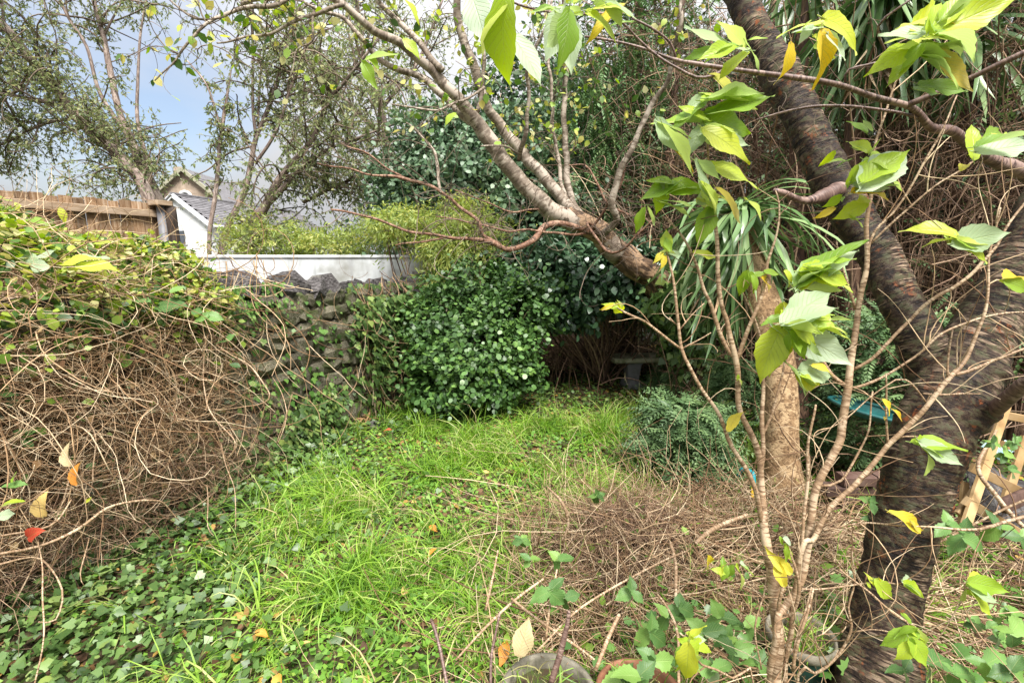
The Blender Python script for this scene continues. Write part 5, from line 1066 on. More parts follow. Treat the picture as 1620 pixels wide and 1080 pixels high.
sapling('forked tan sapling slanting right across the middle of the cherry trunk',
 [[(1262, 905, 1.38, 13), (1287, 850, 1.37, 13), (1318, 800, 1.36, 13), (1360, 757, 1.35, 13), (1385, 730, 1.34, 13), (1406, 704, 1.33, 13), (1421, 690, 1.32, 13), (1445, 665, 1.31, 13), (1463, 645, 1.30, 13), (1485, 618, 1.29, 13), (1505, 595, 1.28, 13), (1525, 572, 1.28, 11), (1538, 548, 1.28, 10), (1555, 503, 1.28, 9), (1562, 450, 1.28, 7), (1568, 400, 1.28, 6), (1580, 330, 1.27, 5)],
  [(1505, 595, 1.28, 9), (1530, 587, 1.27, 8), (1566, 572, 1.26, 7), (1600, 560, 1.25, 6), (1650, 540, 1.24, 5)],
  [(1405, 705, 1.33, 6), (1402, 640, 1.32, 5), (1400, 590, 1.31, 4)], [(1500, 600, 1.28, 6), (1502, 560, 1.28, 5), (1505, 520, 1.28, 4)],
  [(1421, 694, 1.32, 4), (1450, 690, 1.3, 4), (1475, 700, 1.29, 2)], [(1463, 622, 1.3, 4), (1500, 624, 1.3, 4), (1550, 622, 1.3, 2)],
  [(1470, 640, 1.3, 4), (1430, 600, 1.3, 4), (1400, 610, 1.3, 3), (1340, 660, 1.32, 3), (1290, 690, 1.33, 2)]],
 [((1453, 697), (1505, 740), 1.27, CH), ((1457, 699), (1515, 735), 1.26, PL), ((1397, 632), (1415, 655), 1.3, YL), ((1412, 648), (1435, 668), 1.3, YL)], 103)
sapling('thin arching sapling with round leaves at the foot of the cherry trunk',
 [[(1262, 1068, 1.5, 8), (1290, 1066, 1.48, 8), (1318, 1045, 1.47, 8), (1340, 1010, 1.46, 7), (1348, 985, 1.45, 6), (1343, 960, 1.45, 5), (1352, 920, 1.45, 4), (1348, 870, 1.45, 3)],
  [(1256, 1062, 1.5, 7), (1258, 1020, 1.5, 6), (1275, 960, 1.5, 6), (1285, 930, 1.5, 4)],
  [(1345, 1000, 1.46, 4), (1380, 995, 1.44, 3), (1410, 1000, 1.43, 3)], [(1310, 1050, 1.47, 4), (1290, 1005, 1.46, 3), (1330, 1000, 1.45, 3), (1340, 985, 1.45, 3)],
  [(1240, 930, 1.46, 5), (1310, 930, 1.45, 4), (1370, 922, 1.44, 4), (1420, 925, 1.43, 3), (1450, 935, 1.42, 2)],
  [(1330, 900, 1.4, 4), (1390, 950, 1.38, 4), (1445, 990, 1.36, 4), (1480, 1012, 1.35, 3), (1520, 950, 1.34, 4), (1535, 920, 1.33, 3), (1545, 870, 1.32, 3)],
  [(1240, 850, 1.5, 4), (1290, 840, 1.46, 3), (1360, 828, 1.4, 4), (1440, 832, 1.35, 4), (1520, 836, 1.3, 6), (1570, 832, 1.27, 8), (1640, 812, 1.25, 10)]],
 [((1385, 918), (1420, 955), 1.42, CH), ((1382, 925), (1375, 905), 1.42, CH), ((1390, 915), (1388, 935), 1.42, YL), ((1430, 920), (1465, 945), 1.4, CH), ((1428, 918), (1450, 920), 1.4, PL), ((1440, 985), (1425, 965), 1.3, CH), ((1445, 990), (1420, 1000), 1.3, CH), ((1450, 1000), (1390, 1020), 1.2, CH), ((1440, 1010), (1480, 1060), 1.15, CH), ((1445, 1000), (1478, 1008), 1.2, CH), ((1445, 1015), (1420, 1050), 1.15, CH), ((1410, 812), (1480, 846), 1.33, YL[1]), ((1440, 825), (1460, 845), 1.33, YL[1]), ((1532, 920), (1585, 930), 1.25, CH), ((1535, 925), (1578, 912), 1.27, CH), ((1535, 935), (1560, 972), 1.25, CH), ((1535, 930), (1575, 955), 1.25, PL), ((1250, 905), (1215, 875), 1.35, YL)], 104)
sapling('sapling shoot with bright yellow green leaves at the bottom edge of the picture',
 [[(1190, 1080, 1.3, 5), (1160, 1070, 1.28, 5), (1110, 1050, 1.22, 5), (1095, 1020, 1.2, 4), (1075, 1000, 1.2, 3)], [(1204, 1060, 1.4, 4), (1195, 990, 1.4, 4), (1210, 930, 1.4, 3), (1215, 900, 1.4, 3)]],
 [((1090, 1025), (1070, 1065), 1.15, CH), ((1092, 1020), (1120, 1065), 1.12, CH), ((1090, 1020), (1080, 1090), 1.1, CH), ((1095, 1018), (1075, 1012), 1.16, CH), ((1092, 1015), (1128, 1030), 1.16, CH), ((1090, 1010), (1115, 1012), 1.17, PL), ((1148, 905), (1130, 900), 1.4, CH), ((1150, 895), (1140, 920), 1.4, CH), ((1172, 890), (1192, 905), 1.4, PL), ((1165, 895), (1190, 925), 1.4, CH), ((1140, 905), (1150, 890), 1.4, CH), ((1120, 880), (1125, 905), 1.5, YL)], 105, extra=6)
# ================================================================ dead vine tangle over the wall, left
rng = np.random.default_rng(201)
tb = wall_pt(1.9, 0, .35)
tangle = empty('vine_tangle', tb, 'huge mass of bare tan vine stems hanging over the left part of the stone wall', 'vines')
def bulge(s, z):
    """how far the mass stands out of the wall"""
    return np.clip(.50 - .13 * (s - .5), .05, .6) * np.clip(1.15 - .35 * np.abs(z - .75), .3, 1)
def tangle_pts(n, s0, s1, z0, z1, lo=.15, hi=1.0):
    s = s0 + (s1 - s0) * rng.random(n) ** 1.15; z = rng.uniform(z0, z1, n); o = bulge(s, z) * rng.uniform(lo, hi, n)
    return W0 + WU * s[:, None] + WN * o[:, None] + np.array([0, 0, 1.]) * z[:, None]
def clampout(w):
    """keep stems in front of the wall face and above the ground"""
    o = ((w - W0) * WN).sum(-1); z = w[..., 2]
    w = w + WN * (np.maximum(.02, o) - o)[..., None] * ((z < 1.42)[..., None]); w[..., 2] = np.maximum(w[..., 2], .015); return w
m = Mesh(); n = 6000; st = tangle_pts(n, .3, 3.0, .10, 1.32, .1, 1.0)
d = norm(WU * rng.normal(size=(n, 1)) + np.array([0, 0, 1.]) * rng.normal(size=(n, 1)) * .7 + WN * rng.normal(size=(n, 1)) * .35)
w = clampout(walk(n, 10, st, d, rng.uniform(.25, .8, n), 3.0, .5, .5, rng)); tubes(m, w, rng.uniform(.0010, .0024, n), r1=rng.uniform(.0005, .0011, n), sides=3, rng=rng); m.obj('fine_stems', MT['tan_twig'], tangle, kind='stuff')
m = Mesh(); n = 340; st = tangle_pts(n, .3, 2.8, .7, 1.5, .1, .8); d = norm(WN * rng.uniform(.2, 1.2, (n, 1)) + WU * rng.normal(size=(n, 1)) * .8 + np.array([0, 0, 1.]) * rng.uniform(-.6, .7, (n, 1)))
w = clampout(walk(n, 15, st, d, rng.uniform(.5, 1.4, n), 2.8, 2.0, .5, rng)); tubes(m, w, .0012 + .0034 * rng.random(n) ** 2.5, r1=rng.uniform(.0012, .002, n), sides=4, rng=rng, rnd=rng.uniform(.1, 1, n)); m.obj('long_stems', MT['tan_twig'], tangle, kind='stuff')
m = Mesh(); n = 1500; st = tangle_pts(n, .3, 3.4, .02, .5, .3, 1.2); w = clampout(walk(n, 8, st, norm(rdir(n, .1, rng)), rng.uniform(.2, .6, n), 2.4, .6, .3, rng)); tubes(m, w, rng.uniform(.001, .0026, n), sides=3, rng=rng); m.obj('low_stems', MT['brown_twig'], tangle, kind='stuff')
m = Mesh(); n = 520; pp_ = tangle_pts(n, .3, 3.1, .05, 1.4, .5, 1.1); leaves(m, 'wide', pp_, norm(rdir(n, 0, rng) + [0, 0, -.4]), rdir(n, 0, rng), .045 * rng.uniform(.4, 1.3, n), rng=rng); m.obj('withered_leaves', MT['deadleaf'], tangle, kind='stuff')
m = Mesh(); n = 420; pp_ = tangle_pts(n, .3, 3.3, .05, 1.4, .4, 1.05); leaves(m, 'wide', pp_, norm(rdir(n, 0, rng) + [0, 0, -.4]), norm(WN + rdir(n, 0, rng)), .04 * rng.uniform(.4, 1.3, n), rng=rng); m.obj('green_leaves', MT['ivy'], tangle, kind='stuff')
# a few long loose canes that stand clear of the mass
for i, pts in enumerate([[(100, 560, 2.9, 3), (150, 640, 2.6, 4), (118, 740, 2.45, 4), (70, 860, 2.3, 5), (20, 960, 2.2, 5)], [(118, 560, 2.8, 4), (120, 620, 2.6, 4), (150, 690, 2.5, 5), (148, 760, 2.4, 5)],
        [(320, 560, 3.1, 3), (330, 640, 3.0, 4), (370, 700, 2.9, 4), (355, 730, 2.9, 3)], [(340, 545, 3.1, 3), (395, 580, 3.0, 4), (427, 620, 2.95, 4), (405, 640, 2.95, 3), (340, 650, 3, 2)],
        [(0, 875, 1.9, 7), (60, 865, 2.0, 8), (120, 838, 2.1, 8), (180, 800, 2.25, 7), (250, 790, 2.4, 5), (285, 825, 2.5, 3)], [(0, 850, 2.0, 5), (75, 830, 2.1, 6), (110, 790, 2.2, 5)], [(0, 895, 1.9, 6), (70, 880, 2.0, 6), (100, 930, 2.0, 6), (90, 980, 1.95, 5), (60, 985, 1.95, 4)],
        [(60, 850, 2.0, 4), (68, 930, 1.9, 6), (66, 1010, 1.8, 6), (55, 1080, 1.75, 6)], [(325, 770, 3.0, 3), (330, 830, 2.9, 3), (350, 855, 2.85, 2)], [(350, 700, 3.1, 3), (372, 790, 3.0, 3), (370, 860, 2.9, 3)], [(140, 850, 2.2, 4), (128, 905, 2.1, 4), (133, 925, 2.1, 3)],
        [(0, 566, 2.6, 3), (35, 575, 2.6, 4), (43, 610, 2.55, 4), (25, 640, 2.5, 4), (0, 650, 2.5, 3)], [(430, 600, 3.3, 2), (455, 650, 3.2, 3), (440, 700, 3.15, 3), (462, 622, 3.1, 3)]]):
    q = pxpath(pts, .03, .007, i); q[:, 3] *= .62; mm = Mesh(); limb(mm, q, 6, .2, 40, seed=i); mm.obj('cane', MT['sapling'], tangle)

# living climber leaves on the mound above
mb = wall_pt(1.6, 1.4, -.3)
mound = empty('climber_mound', [mb[0], mb[1], 0], 'leafy yellow green climber heaped on top of the wall below the board fence', 'climber')
lf = Mesh(); tw = Mesh(); n = 17000
s = rng.uniform(.2, 3.1, n); back = rng.uniform(-.1, 1.0, n)
hz = 1.40 + np.clip(1.22 - .31 * s, 0.03, 1.1) * (1 - np.exp(-(back + .12) * 5)) + .06 * np.sin(s * 7) + .05 * np.sin(back * 9 + s * 4)
dep = rng.uniform(0, 1, n) ** 2 * .18
pos = W0 + WU * s[:, None] - WN * (back - .12)[:, None] + np.array([0, 0, 1.]) * (hz - dep + rng.normal(size=n) * .025)[:, None]
leaves(lf, 'wide', pos, norm(rdir(n, 0, rng) + [0, 0, -.2] + WN * .35), norm(rdir(n, 0, rng) * .9 + [0, 0, 1.2]), .043 * rng.uniform(.5, 1.4, n), rng=rng, width=1.15)
# leaves trailing down the front, thinning out
n = 900; s = rng.uniform(.3, 3.2, n); z = 1.45 - rng.exponential(.17, n); o = bulge(s, z) * rng.uniform(.6, 1.1, n)
pos = W0 + WU * s[:, None] + WN * o[:, None] + np.array([0, 0, 1.]) * z[:, None]
leaves(lf, 'wide', pos, norm(rdir(n, 0, rng) + [0, 0, -.5]), norm(rdir(n, 0, rng) * .6 + WN + [0, 0, .8]), .055 * rng.uniform(.5, 1.3, n), rng=rng, width=1.1, rnd=rng.random(n) * .6)
lf.obj('foliage', MT['mound'], mound, kind='stuff')
n = 1900; s = rng.uniform(.2, 3.0, n); back = rng.uniform(-.1, .9, n); hz = 1.38 + np.clip(1.18 - .31 * s, 0.02, 1.1) * (1 - np.exp(-(back + .12) * 5))
st = W0 + WU * s[:, None] - WN * (back - .12)[:, None] + np.array([0, 0, 1.]) * (hz - .02)[:, None]
w = walk(n, 7, st, norm(rdir(n, .3, rng) * [1, 1, .5]), rng.uniform(.2, .7, n), 1.2, .7, .2, rng); tubes(tw, w, rng.uniform(.0015, .0032, n), sides=3, rng=rng); tw.obj('stems', MT['tan_twig'], mound, kind='stuff')
# earth bank the mound grows on
bk = Mesh(); S = np.linspace(.0, 4.2, 30); B = np.linspace(.38, 3.0, 12); V = []
for a in S:
    for b in B: V.append(W0 + WU * a - WN * b + np.array([0, 0, 1.22 - .12 * b + .05 * math.sin(a * 3 + b * 2) - (1.3 if (b > 2.9) else 0)]))
F = []
for i in range(29):
    for j in range(11): A = i * 12 + j; F += [(A, A + 1, A + 13), (A, A + 13, A + 12)]
bk.add(np.array(V), F); o = bk.obj('earth_bank', MT['soil']); o['kind'] = 'structure'

# broad single leaves on the mound and the tangle
for (a, b, d, ms) in [((60, 430), (35, 392), 2.4, PL), ((75, 425), (40, 415), 2.35, PL), ((60, 408), (92, 398), 2.4, PL), ((170, 410), (130, 408), 2.5, PL), ((100, 418), (155, 402), 2.4, CH), ((125, 420), (190, 418), 2.4, CH), ((20, 485), (35, 470), 2.5, BR), ((50, 480), (20, 492), 2.5, BR), ((235, 478), (205, 472), 2.8, BR), ((270, 462), (292, 452), 2.9, BR), ((250, 485), (298, 482), 2.9, BR), ((270, 468), (290, 470), 2.9, BR),
                      ((330, 500), (302, 508), 3.0, BR), ((325, 498), (355, 505), 3.0, BR), ((330, 505), (345, 525), 3.0, BR), ((318, 495), (300, 490), 3.0, BR), ((360, 540), (340, 542), 3.1, BR), ((358, 538), (372, 528), 3.1, BR), ((380, 580), (362, 575), 3.1, BR), ((30, 690), (10, 695), 2.3, BR), ((35, 690), (60, 678), 2.3, BR), ((38, 692), (62, 695), 2.3, BR), ((35, 695), (55, 710), 2.3, BR), ((30, 695), (18, 708), 2.3, BR), ((40, 685), (20, 680), 2.3, BR),
                      ((5, 800), (40, 790), 1.9, CH), ((0, 815), (30, 812), 1.85, PL), ((5, 770), (45, 762), 2.0, BR), ((20, 762), (25, 745), 2.0, CH), ((135, 795), (145, 785), 2.2, CH), ((20, 220), (20, 221), 2.3, BR), ((130, 380), (95, 372), 2.6, CH), ((150, 385), (180, 380), 2.6, CH), ((40, 350), (70, 345), 2.6, CH), ((10, 345), (-10, 330), 2.5, CH), ((95, 330), (105, 350), 2.9, CH)]:
    if abs(a[0] - b[0]) + abs(a[1] - b[1]) > 5: leaf_px(mound, a, b, d, ms, rng, flat=.6)
# dead leaves caught in the tangle
for nm, lab, pts, mat, md in [('dead_leaf', 'large pale buff dead leaf caught upright in the vine tangle', ((112, 735), (100, 702)), 'tan', 2.25), ('dead_leaf', 'orange withered leaf caught in the vines below the buff leaf', ((122, 765), (118, 732)), 'or', 2.25), ('dead_leaf', 'small yellow withered leaf low in the vine tangle at the far left', ((68, 815), (64, 780)), 'ye', 2.15), ('dead_leaf', 'crimson leaf curled in the vine tangle near the left edge', ((45, 850), (62, 838)), 'red', 2.0)]:
    if 'tanleaf' not in MT:
        for k_, c_ in (('tanleaf', [(.50, .38, .20), (.62, .50, .30)]), ('orleaf', [(.60, .22, .03), (.70, .35, .06)]), ('yeleaf', [(.62, .42, .12), (.7, .5, .18)]), ('redleaf', [(.42, .02, .02), (.50, .06, .03)])): MT[k_] = leaf_mat(k_, c_, rough=.6, trans=.2, veins=True, obj_rand=True, spots=.3)
    A = P(*pts[0], md); B = P(*pts[1], md - .02); me = big_leaf('dead_leaf_mesh', mat + 'leaf', wid=.36, curl=.5, fold=.5, twist=.7, seed=len(lab))
    o = put_leaf(None, me, A, B - A, VIEW + rng.normal(size=3) * .3, np.linalg.norm(B - A) * 1.05, nm); tag(o, lab, 'leaf')

# ================================================================ ivy on the wall
def wall_ivy(name_label, s0, s1, z0, z1, n, size, mat, kind, seed, out=.09, stems=70, dense_top=True, clumps=40):
    rg = np.random.default_rng(seed); c = wall_pt((s0 + s1) / 2, 0, .05); t = empty('climbing_ivy', c, name_label, 'ivy', 'ivy growing on the stone wall')
    lf = Mesh(); cs_ = rg.uniform(s0, s1, clumps); cz = z0 + (z1 - z0) * (rg.random(clumps) ** (.55 if dense_top else 1)); i = rg.integers(0, clumps, n)
    s = cs_[i] + rg.normal(size=n) * .10; z = cz[i] + rg.normal(size=n) * .09; top = np.array([wall_top(a) for a in s]); o = rg.uniform(.0, out, n)
    over = z > top; zz = np.where(over, top + rg.uniform(0, .12, n), z); o = np.where(over, -rg.uniform(0, .3, n), o)
    pos = W0 + WU * s[:, None] + WN * (o + .02)[:, None] + np.array([0, 0, 1.]) * np.maximum(zz, .03)[:, None]
    leaves(lf, kind, pos, norm(rdir(n, 0, rg) * .5 + [0, 0, -.9] + WN * .3), norm(WN + rdir(n, 0, rg) * .45 + [0, 0, .35 + .8]), size * rg.uniform(.5, 1.3, n), rng=rg)
    lf.obj('ivy_leaves', MT[mat], t, kind='stuff')
    m = Mesh(); s = rg.uniform(s0, s1, stems); st = W0 + WU * s[:, None] + WN * .02 + np.array([0, 0, 1.]) * rg.uniform(z0, z1, (stems, 1)); w = clampout(walk(stems, 14, st, norm(rdir(stems, 0, rg) * .7 + [0, 0, -1.] + WN * .25), rg.uniform(.4, 1.1, stems), 1.4, .6, .25, rg)); tubes(m, w, rg.uniform(.002, .005, stems), sides=4, rng=rg); m.obj('ivy_stems', MT['tan_twig'], t, kind='stuff')
wall_ivy('small leaved bright green ivy spilling over the tall dark coping stones', 2.7, 3.65, 1.08, 1.72, 2300, .036, 'ivy_light', 'wide', 211, clumps=44)
wall_ivy('thick curtain of dark ivy and hanging stems at the far end of the stone wall', 4.5, 5.6, .10, 1.55, 3000, .058, 'ivy', 'ivy', 212, out=.26, stems=190, clumps=110)
wall_ivy('sparse ivy sprigs scattered over the bare stones in the middle of the wall', 2.6, 4.4, .1, 1.2, 330, .045, 'ivy_light', 'ivy', 213, out=.05, stems=26, dense_top=False, clumps=60)
wall_ivy('dark ivy thickening along the foot of the wall beside the vine tangle', 2.0, 4.2, .0, .4, 1500, .05, 'ivy', 'ivy', 214, out=.18, stems=40, dense_top=False, clumps=46)

# ================================================================ ground cover
rng = np.random.default_rng(301)
def nz(x, y, f, s=0.): return np.sin(x * f + s) * np.cos(y * f * 1.13 + s * 2) + .5 * np.sin(x * f * 2.3 - y * f * 1.9 + s * 3)
def ivyness(x, y):
    """1 where ivy carpets the ground (towards the wall and the camera), 0 in the grass"""
    side = ((np.stack([x, y], -1) - W0[:2]) * WN[:2]).sum(-1)      # metres out of the wall
    lim = np.interp(y, [0.8, 1.6, 2.4, 3.2, 4.4, 5.2], [2.1, 1.65, 1.15, .70, .35, .3])
    return 1 / (1 + np.exp((side - lim) * 5 + nz(x, y, 3.1, 1) * .7))
def shade(x, y): return np.clip((y - 4.75 + .25 * nz(x, y, 2.2)) / .6, 0, 1)
def inwall(x, y): return ((np.stack([x, y], -1) - W0[:2]) * WN[:2]).sum(-1) > .03
# ivy carpet
n = 26000; x = rng.uniform(-2.6, 1.0, n); y = rng.uniform(.9, 5.3, n); k = (rng.random(n) < ivyness(x, y) * np.where(nz(x, y, 5, 2) > -.9, 1, .25)) & inwall(x, y); x, y = x[k], y[k]; n = len(x)
m = Mesh(); h = gz(x, y) + .015 + rng.random(n) ** 1.5 * .10
q_ = rng.random(n) < .3
leaves(m, 'round', np.stack([x, y, h - .01], -1)[q_], norm(rdir(int(q_.sum()), 0, rng) * [1, 1, .4]), norm(rdir(int(q_.sum()), 0, rng) * .8 + [0, 0, 1.]), .032 * rng.uniform(.5, 1.4, int(q_.sum())), rng=rng)
leaves(m, 'ivy', np.stack([x, y, h], -1), norm(rdir(n, 0, rng) * [1, 1, .5] + [0, -.15, -.1]), norm(rdir(n, 0, rng) * .85 + [0, 0, 1.]), .041 * rng.uniform(.3, 1.35, n), rnd=np.clip(rng.beta(2, 2.6, n) + .1 * nz(x, y, 4), 0, 1), rng=rng)
o = m.obj('ivy_carpet', MT['ivy']); o['kind'] = 'stuff'
# ivy in the shaded back
n = 11000; x = rng.uniform(-.6, 4.0, n); y = rng.uniform(4.7, 8.6, n); k = rng.random(n) < .55 + .4 * nz(x, y, 3); x, y = x[k], y[k]; n = len(x); m = Mesh()
leaves(m, 'wide', np.stack([x, y, gz(x, y) + rng.uniform(.01, .07, n)], -1), norm(rdir(n, 0, rng) * [1, 1, .3]), norm(rdir(n, 0, rng) * .4 + [0, 0, 1.]), .055 * rng.uniform(.5, 1.2, n), rng=rng); o = m.obj('ivy_carpet', MT['ivy']); o['kind'] = 'stuff'
# creeping weeds between the grass
n = 52000; x = rng.uniform(-2.2, 2.6, n); y = rng.uniform(.9, 5.6, n); k = (rng.random(n) < (1 - ivyness(x, y) * .75) * (1 - .8 * shade(x, y)) * np.clip(.75 + .3 * nz(x, y, 2.7, 4), .15, 1)) & inwall(x, y); x, y = x[k], y[k]; n = len(x); m = Mesh()
leaves(m, 'dia', np.stack([x, y, gz(x, y) + .01 + rng.random(n) ** 1.4 * .06], -1), norm(rdir(n, 0, rng) * [1, 1, .4]), norm(rdir(n, 0, rng) * .6 + [0, 0, 1.]), .026 * rng.uniform(.5, 1.6, n), width=1.9, rnd=np.clip(rng.beta(2, 2, n) + .12 * nz(x, y, 3, 1), 0, 1), rng=rng); o = m.obj('weeds', MT['weed']); o['kind'] = 'stuff'
# grass tufts
def grass(n_tuft, xr, yr, dens, hmin, hmax, per, lean, name, rnd0=0., mat='grass'):
    x = rng.uniform(*xr, n_tuft); y = rng.uniform(*yr, n_tuft); k = (rng.random(n_tuft) < dens(x, y)) & inwall(x, y); x, y = x[k], y[k]; T = len(x)
    H = rng.uniform(hmin, hmax, T); hd = rng.uniform(0, 2 * math.pi, T) * .55 + lean; tone = np.clip(rng.normal(.45 + rnd0, .23, T), 0, 1)
    i = np.repeat(np.arange(T), per); n = len(i); ph = hd[i] + rng.normal(size=n) * .9; m_ = 5
    st = np.stack([x[i] + rng.normal(size=n) * .028, y[i] + rng.normal(size=n) * .028, np.zeros(n)], -1); st[:, 2] = gz(st[:, 0], st[:, 1])
    el = rng.uniform(.75, 1.45, n); d = np.stack([np.cos(ph) * np.cos(el), np.sin(ph) * np.cos(el), np.sin(el)], -1)
    w = walk(n, m_, st, d, H[i] * rng.uniform(.5, 1.2, n), .3, rng.uniform(.9, 2.6, n), .06, rng)
    tan = norm(np.gradient(w, axis=1)); sd = norm(np.cross(tan, np.array([0, 0, 1.]) + rng.normal(size=(n, 1, 3)) * .3)); prof = np.interp(np.linspace(0, 1, m_), [0, .4, .8, 1], [.8, 1, .55, .03])
    wd = rng.uniform(.0035, .0085, n)[:, None, None] * prof[None, :, None]
    V = np.stack([w - sd * wd * .5, w + sd * wd * .5], 2); a = np.arange(m_ - 1)[:, None] * 2
    F = np.concatenate([np.concatenate([a, a + 1, a + 3], 1), np.concatenate([a, a + 3, a + 2], 1)])
    M = Mesh(); M.add(V, F[None] + (np.arange(n) * m_ * 2)[:, None, None], np.repeat(np.clip(tone[i] + rng.normal(size=n) * .13, 0, 1), len(F)))
    o = M.obj(name, MT[mat]); o['kind'] = 'stuff'
def humpish(x, y): return np.exp(-(((x - 1.1) / 1.0) ** 2 + ((y - 2.3) / .6) ** 2))
patch = lambda x, y: np.clip(.24 + 1.0 * nz(x, y, 3.1, 2.6) + .5 * nz(x, y, 7, 1), .01, 1) * np.interp(y, [1.5, 2.2, 3.2, 4.2], [.35, .5, .9, 1]) * (1 - .92 * humpish(x, y)) * (1 - .7 * np.exp(-((x + .1) / .35) ** 2 - ((y - 2.9) / .5) ** 2))
grass(2900, (-2.2, 2.4), (2.0, 5.4), lambda x, y: (1 - ivyness(x, y)) * (1 - shade(x, y)) * patch(x, y), .22, .44, 26, math.pi, 'grass')
grass(1900, (-1.9, 1.6), (1.0, 2.9), lambda x, y: (1 - .8 * ivyness(x, y)) * (.25 + .5 * patch(x, y)), .16, .34, 16, math.pi * .9, 'grass')
grass(420, (.3, 2.2), (4.9, 6.6), lambda x, y: np.clip(.5 + nz(x, y, 3), 0, 1) * .5, .08, .17, 10, 2, 'grass', -.2)
grass(1000, (-2.4, 3.4), (.9, 5.4), lambda x, y: .5 + 0 * x, .05, .12, 14, 1, 'grass', .1)
# leaf litter
n = 18000; x = rng.uniform(-2.6, 4.2, n); y = rng.uniform(.9, 9.0, n); k = inwall(x, y); x, y = x[k], y[k]; n = len(x); m = Mesh()
leaves(m, 'wide', np.stack([x, y, gz(x, y) + rng.uniform(.008, .03, n)], -1), norm(rdir(n, 0, rng) * [1, 1, .25]), norm(rdir(n, 0, rng) * .5 + [0, 0, 1.]), .05 * rng.uniform(.4, 1.3, n), rnd=rng.beta(1.2, 2.4, n), rng=rng); o = m.obj('leaf_litter', MT['litter']); o['kind'] = 'stuff'
# scattered countable leaves on the green
spots = [((572, 905), 'redleaf', 'red fallen leaf lying on the ivy and grass near the lower centre', .085), ((619, 680), 'redleaf', 'small pink red leaf lying at the foot of the camellia side of the wall', .07), ((690, 868), 'orleaf', 'orange fallen leaf in the weeds in the middle of the lawn', .07), ((680, 832), 'orleaf', 'orange brown leaf beside the dark twig in the middle of the lawn', .06), ((637, 940), 'yeleaf', 'yellow fallen leaf below and right of the red leaf', .07), ((428, 855), 'tanleaf', 'pinkish buff leaf standing on the ivy right of the vine tangle', .09), ((352, 878), 'tanleaf', 'narrow pale leaf on the dark ivy below the vine tangle', .06), ((445, 970), 'yeleaf', 'yellow edged leaf in the ivy at the lower left', .085), ((438, 1068), 'orleaf', 'orange yellow leaf at the bottom edge left of centre', .075), ((470, 1025), 'yeleaf', 'yellow leaf between grass blades near the bottom edge', .07), ((765, 745), 'yeleaf', 'tiny yellow leaf in the bright grass', .045), ((875, 718), 'yeleaf', 'yellow leaf on the grass nearest the feathery conifer', .05), ((652, 795), 'yeleaf', 'yellow leaf on the grass left of centre', .045), ((405, 1000), 'orleaf', 'brown orange leaf curled in the ivy', .07), ((905, 820), 'orleaf', 'rusty leaf at the upper edge of the brush pile', .06), ((800, 1015), 'orleaf', 'long orange yellow leaf by the grey pot', .10)]
for (px, lab, L_, sz) in [((s_[0]), s_[2], s_[1], s_[3]) for s_ in spots]:
    g = G(px[0], px[1], .07); me = big_leaf('fallen_leaf_mesh', L_, wid=rng.uniform(.22, .36), curl=rng.uniform(.3, 1), fold=.4, twist=rng.normal() * .6, seed=int(px[0]))
    o = put_leaf(None, me, g, rdir(1, 0, rng)[0] * [1, 1, .3], rdir(1, 0, rng)[0] * .5 + [0, 0, 1.], sz, 'fallen_leaf'); tag(o, lab, 'leaf', 'fallen leaves on the lawn')
A = P(822, 1035, 1.72); B = P(835, 982, 1.72); o = put_leaf(None, big_leaf('buff_leaf_mesh', 'tanleaf', wid=.28, curl=.2, fold=.3, twist=.2, seed=77), A, B - A, VIEW, .135, 'fallen_leaf'); tag(o, 'large pale buff leaf standing upright behind the grey rimmed pot', 'leaf', 'fallen leaves on the lawn')

# ================================================================ heap of dead stems on the right
rng = np.random.default_rng(401)
pb = G(1120, 850); pile = empty('brush_pile', pb, 'heap of dry straw coloured cut stems between the grass and the cherry trunk', 'brush pile')
def hump(x, y): return .24 * np.exp(-(((x - .60) / .42) ** 2 + ((y - 2.55) / .36) ** 2)) + .20 * np.exp(-(((x - 1.5) / .7) ** 2 + ((y - 2.6) / .7) ** 2)) + .12 * np.exp(-(((x - .3) / .5) ** 2 + ((y - 2.0) / .35) ** 2))
def heap(n, m_, cx, cy, sx, sy, L, r, mat, name, curl=.8, lift=.15, rot=None):
    x = cx + rng.normal(size=n) * sx; y = cy + rng.normal(size=n) * sy; h = hump(x, y) + gz(x, y)
    st = np.stack([x, y, .015 + h * rng.uniform(.2, 1.1, n)], -1); a = rng.uniform(0, 2 * math.pi, n) if rot is None else rng.normal(rot, .5, n) + math.pi * (rng.random(n) < .5)
    w = walk(n, m_, st, np.stack([np.cos(a), np.sin(a), rng.normal(size=n) * lift], -1), rng.uniform(.4, 1.1, n) * L, curl, .25, .15, rng)
    w[..., 2] = np.maximum(w[..., 2], gz(w[..., 0], w[..., 1]) + .012); M = Mesh(); tubes(M, w, rng.uniform(.5, 1.3, n) * r, sides=3, rng=rng); return M.obj(name, MT[mat], pile, kind='stuff')
heap(1200, 6, .66, 2.5, .40, .32, .45, .0026, 'straw', 'fine_stems', 1.3)
heap(2300, 6, 1.30, 2.35, .72, .62, .85, .0036, 'straw', 'dry_stems', .7)
heap(420, 8, 1.45, 2.5, .55, .5, .9, .0052, 'straw', 'thick_stems', .3, rot=.3)
heap(2400, 6, .60, 2.55, .30, .27, .35, .0019, 'brown_twig', 'brown_stems', 1.8)
heap(1500, 6, .9, 1.8, .55, .28, .5, .0026, 'straw', 'loose_stems', .8)
heap(700, 6, 2.4, 2.5, .5, .8, .7, .0035, 'brown_twig', 'cut_stems', .5)
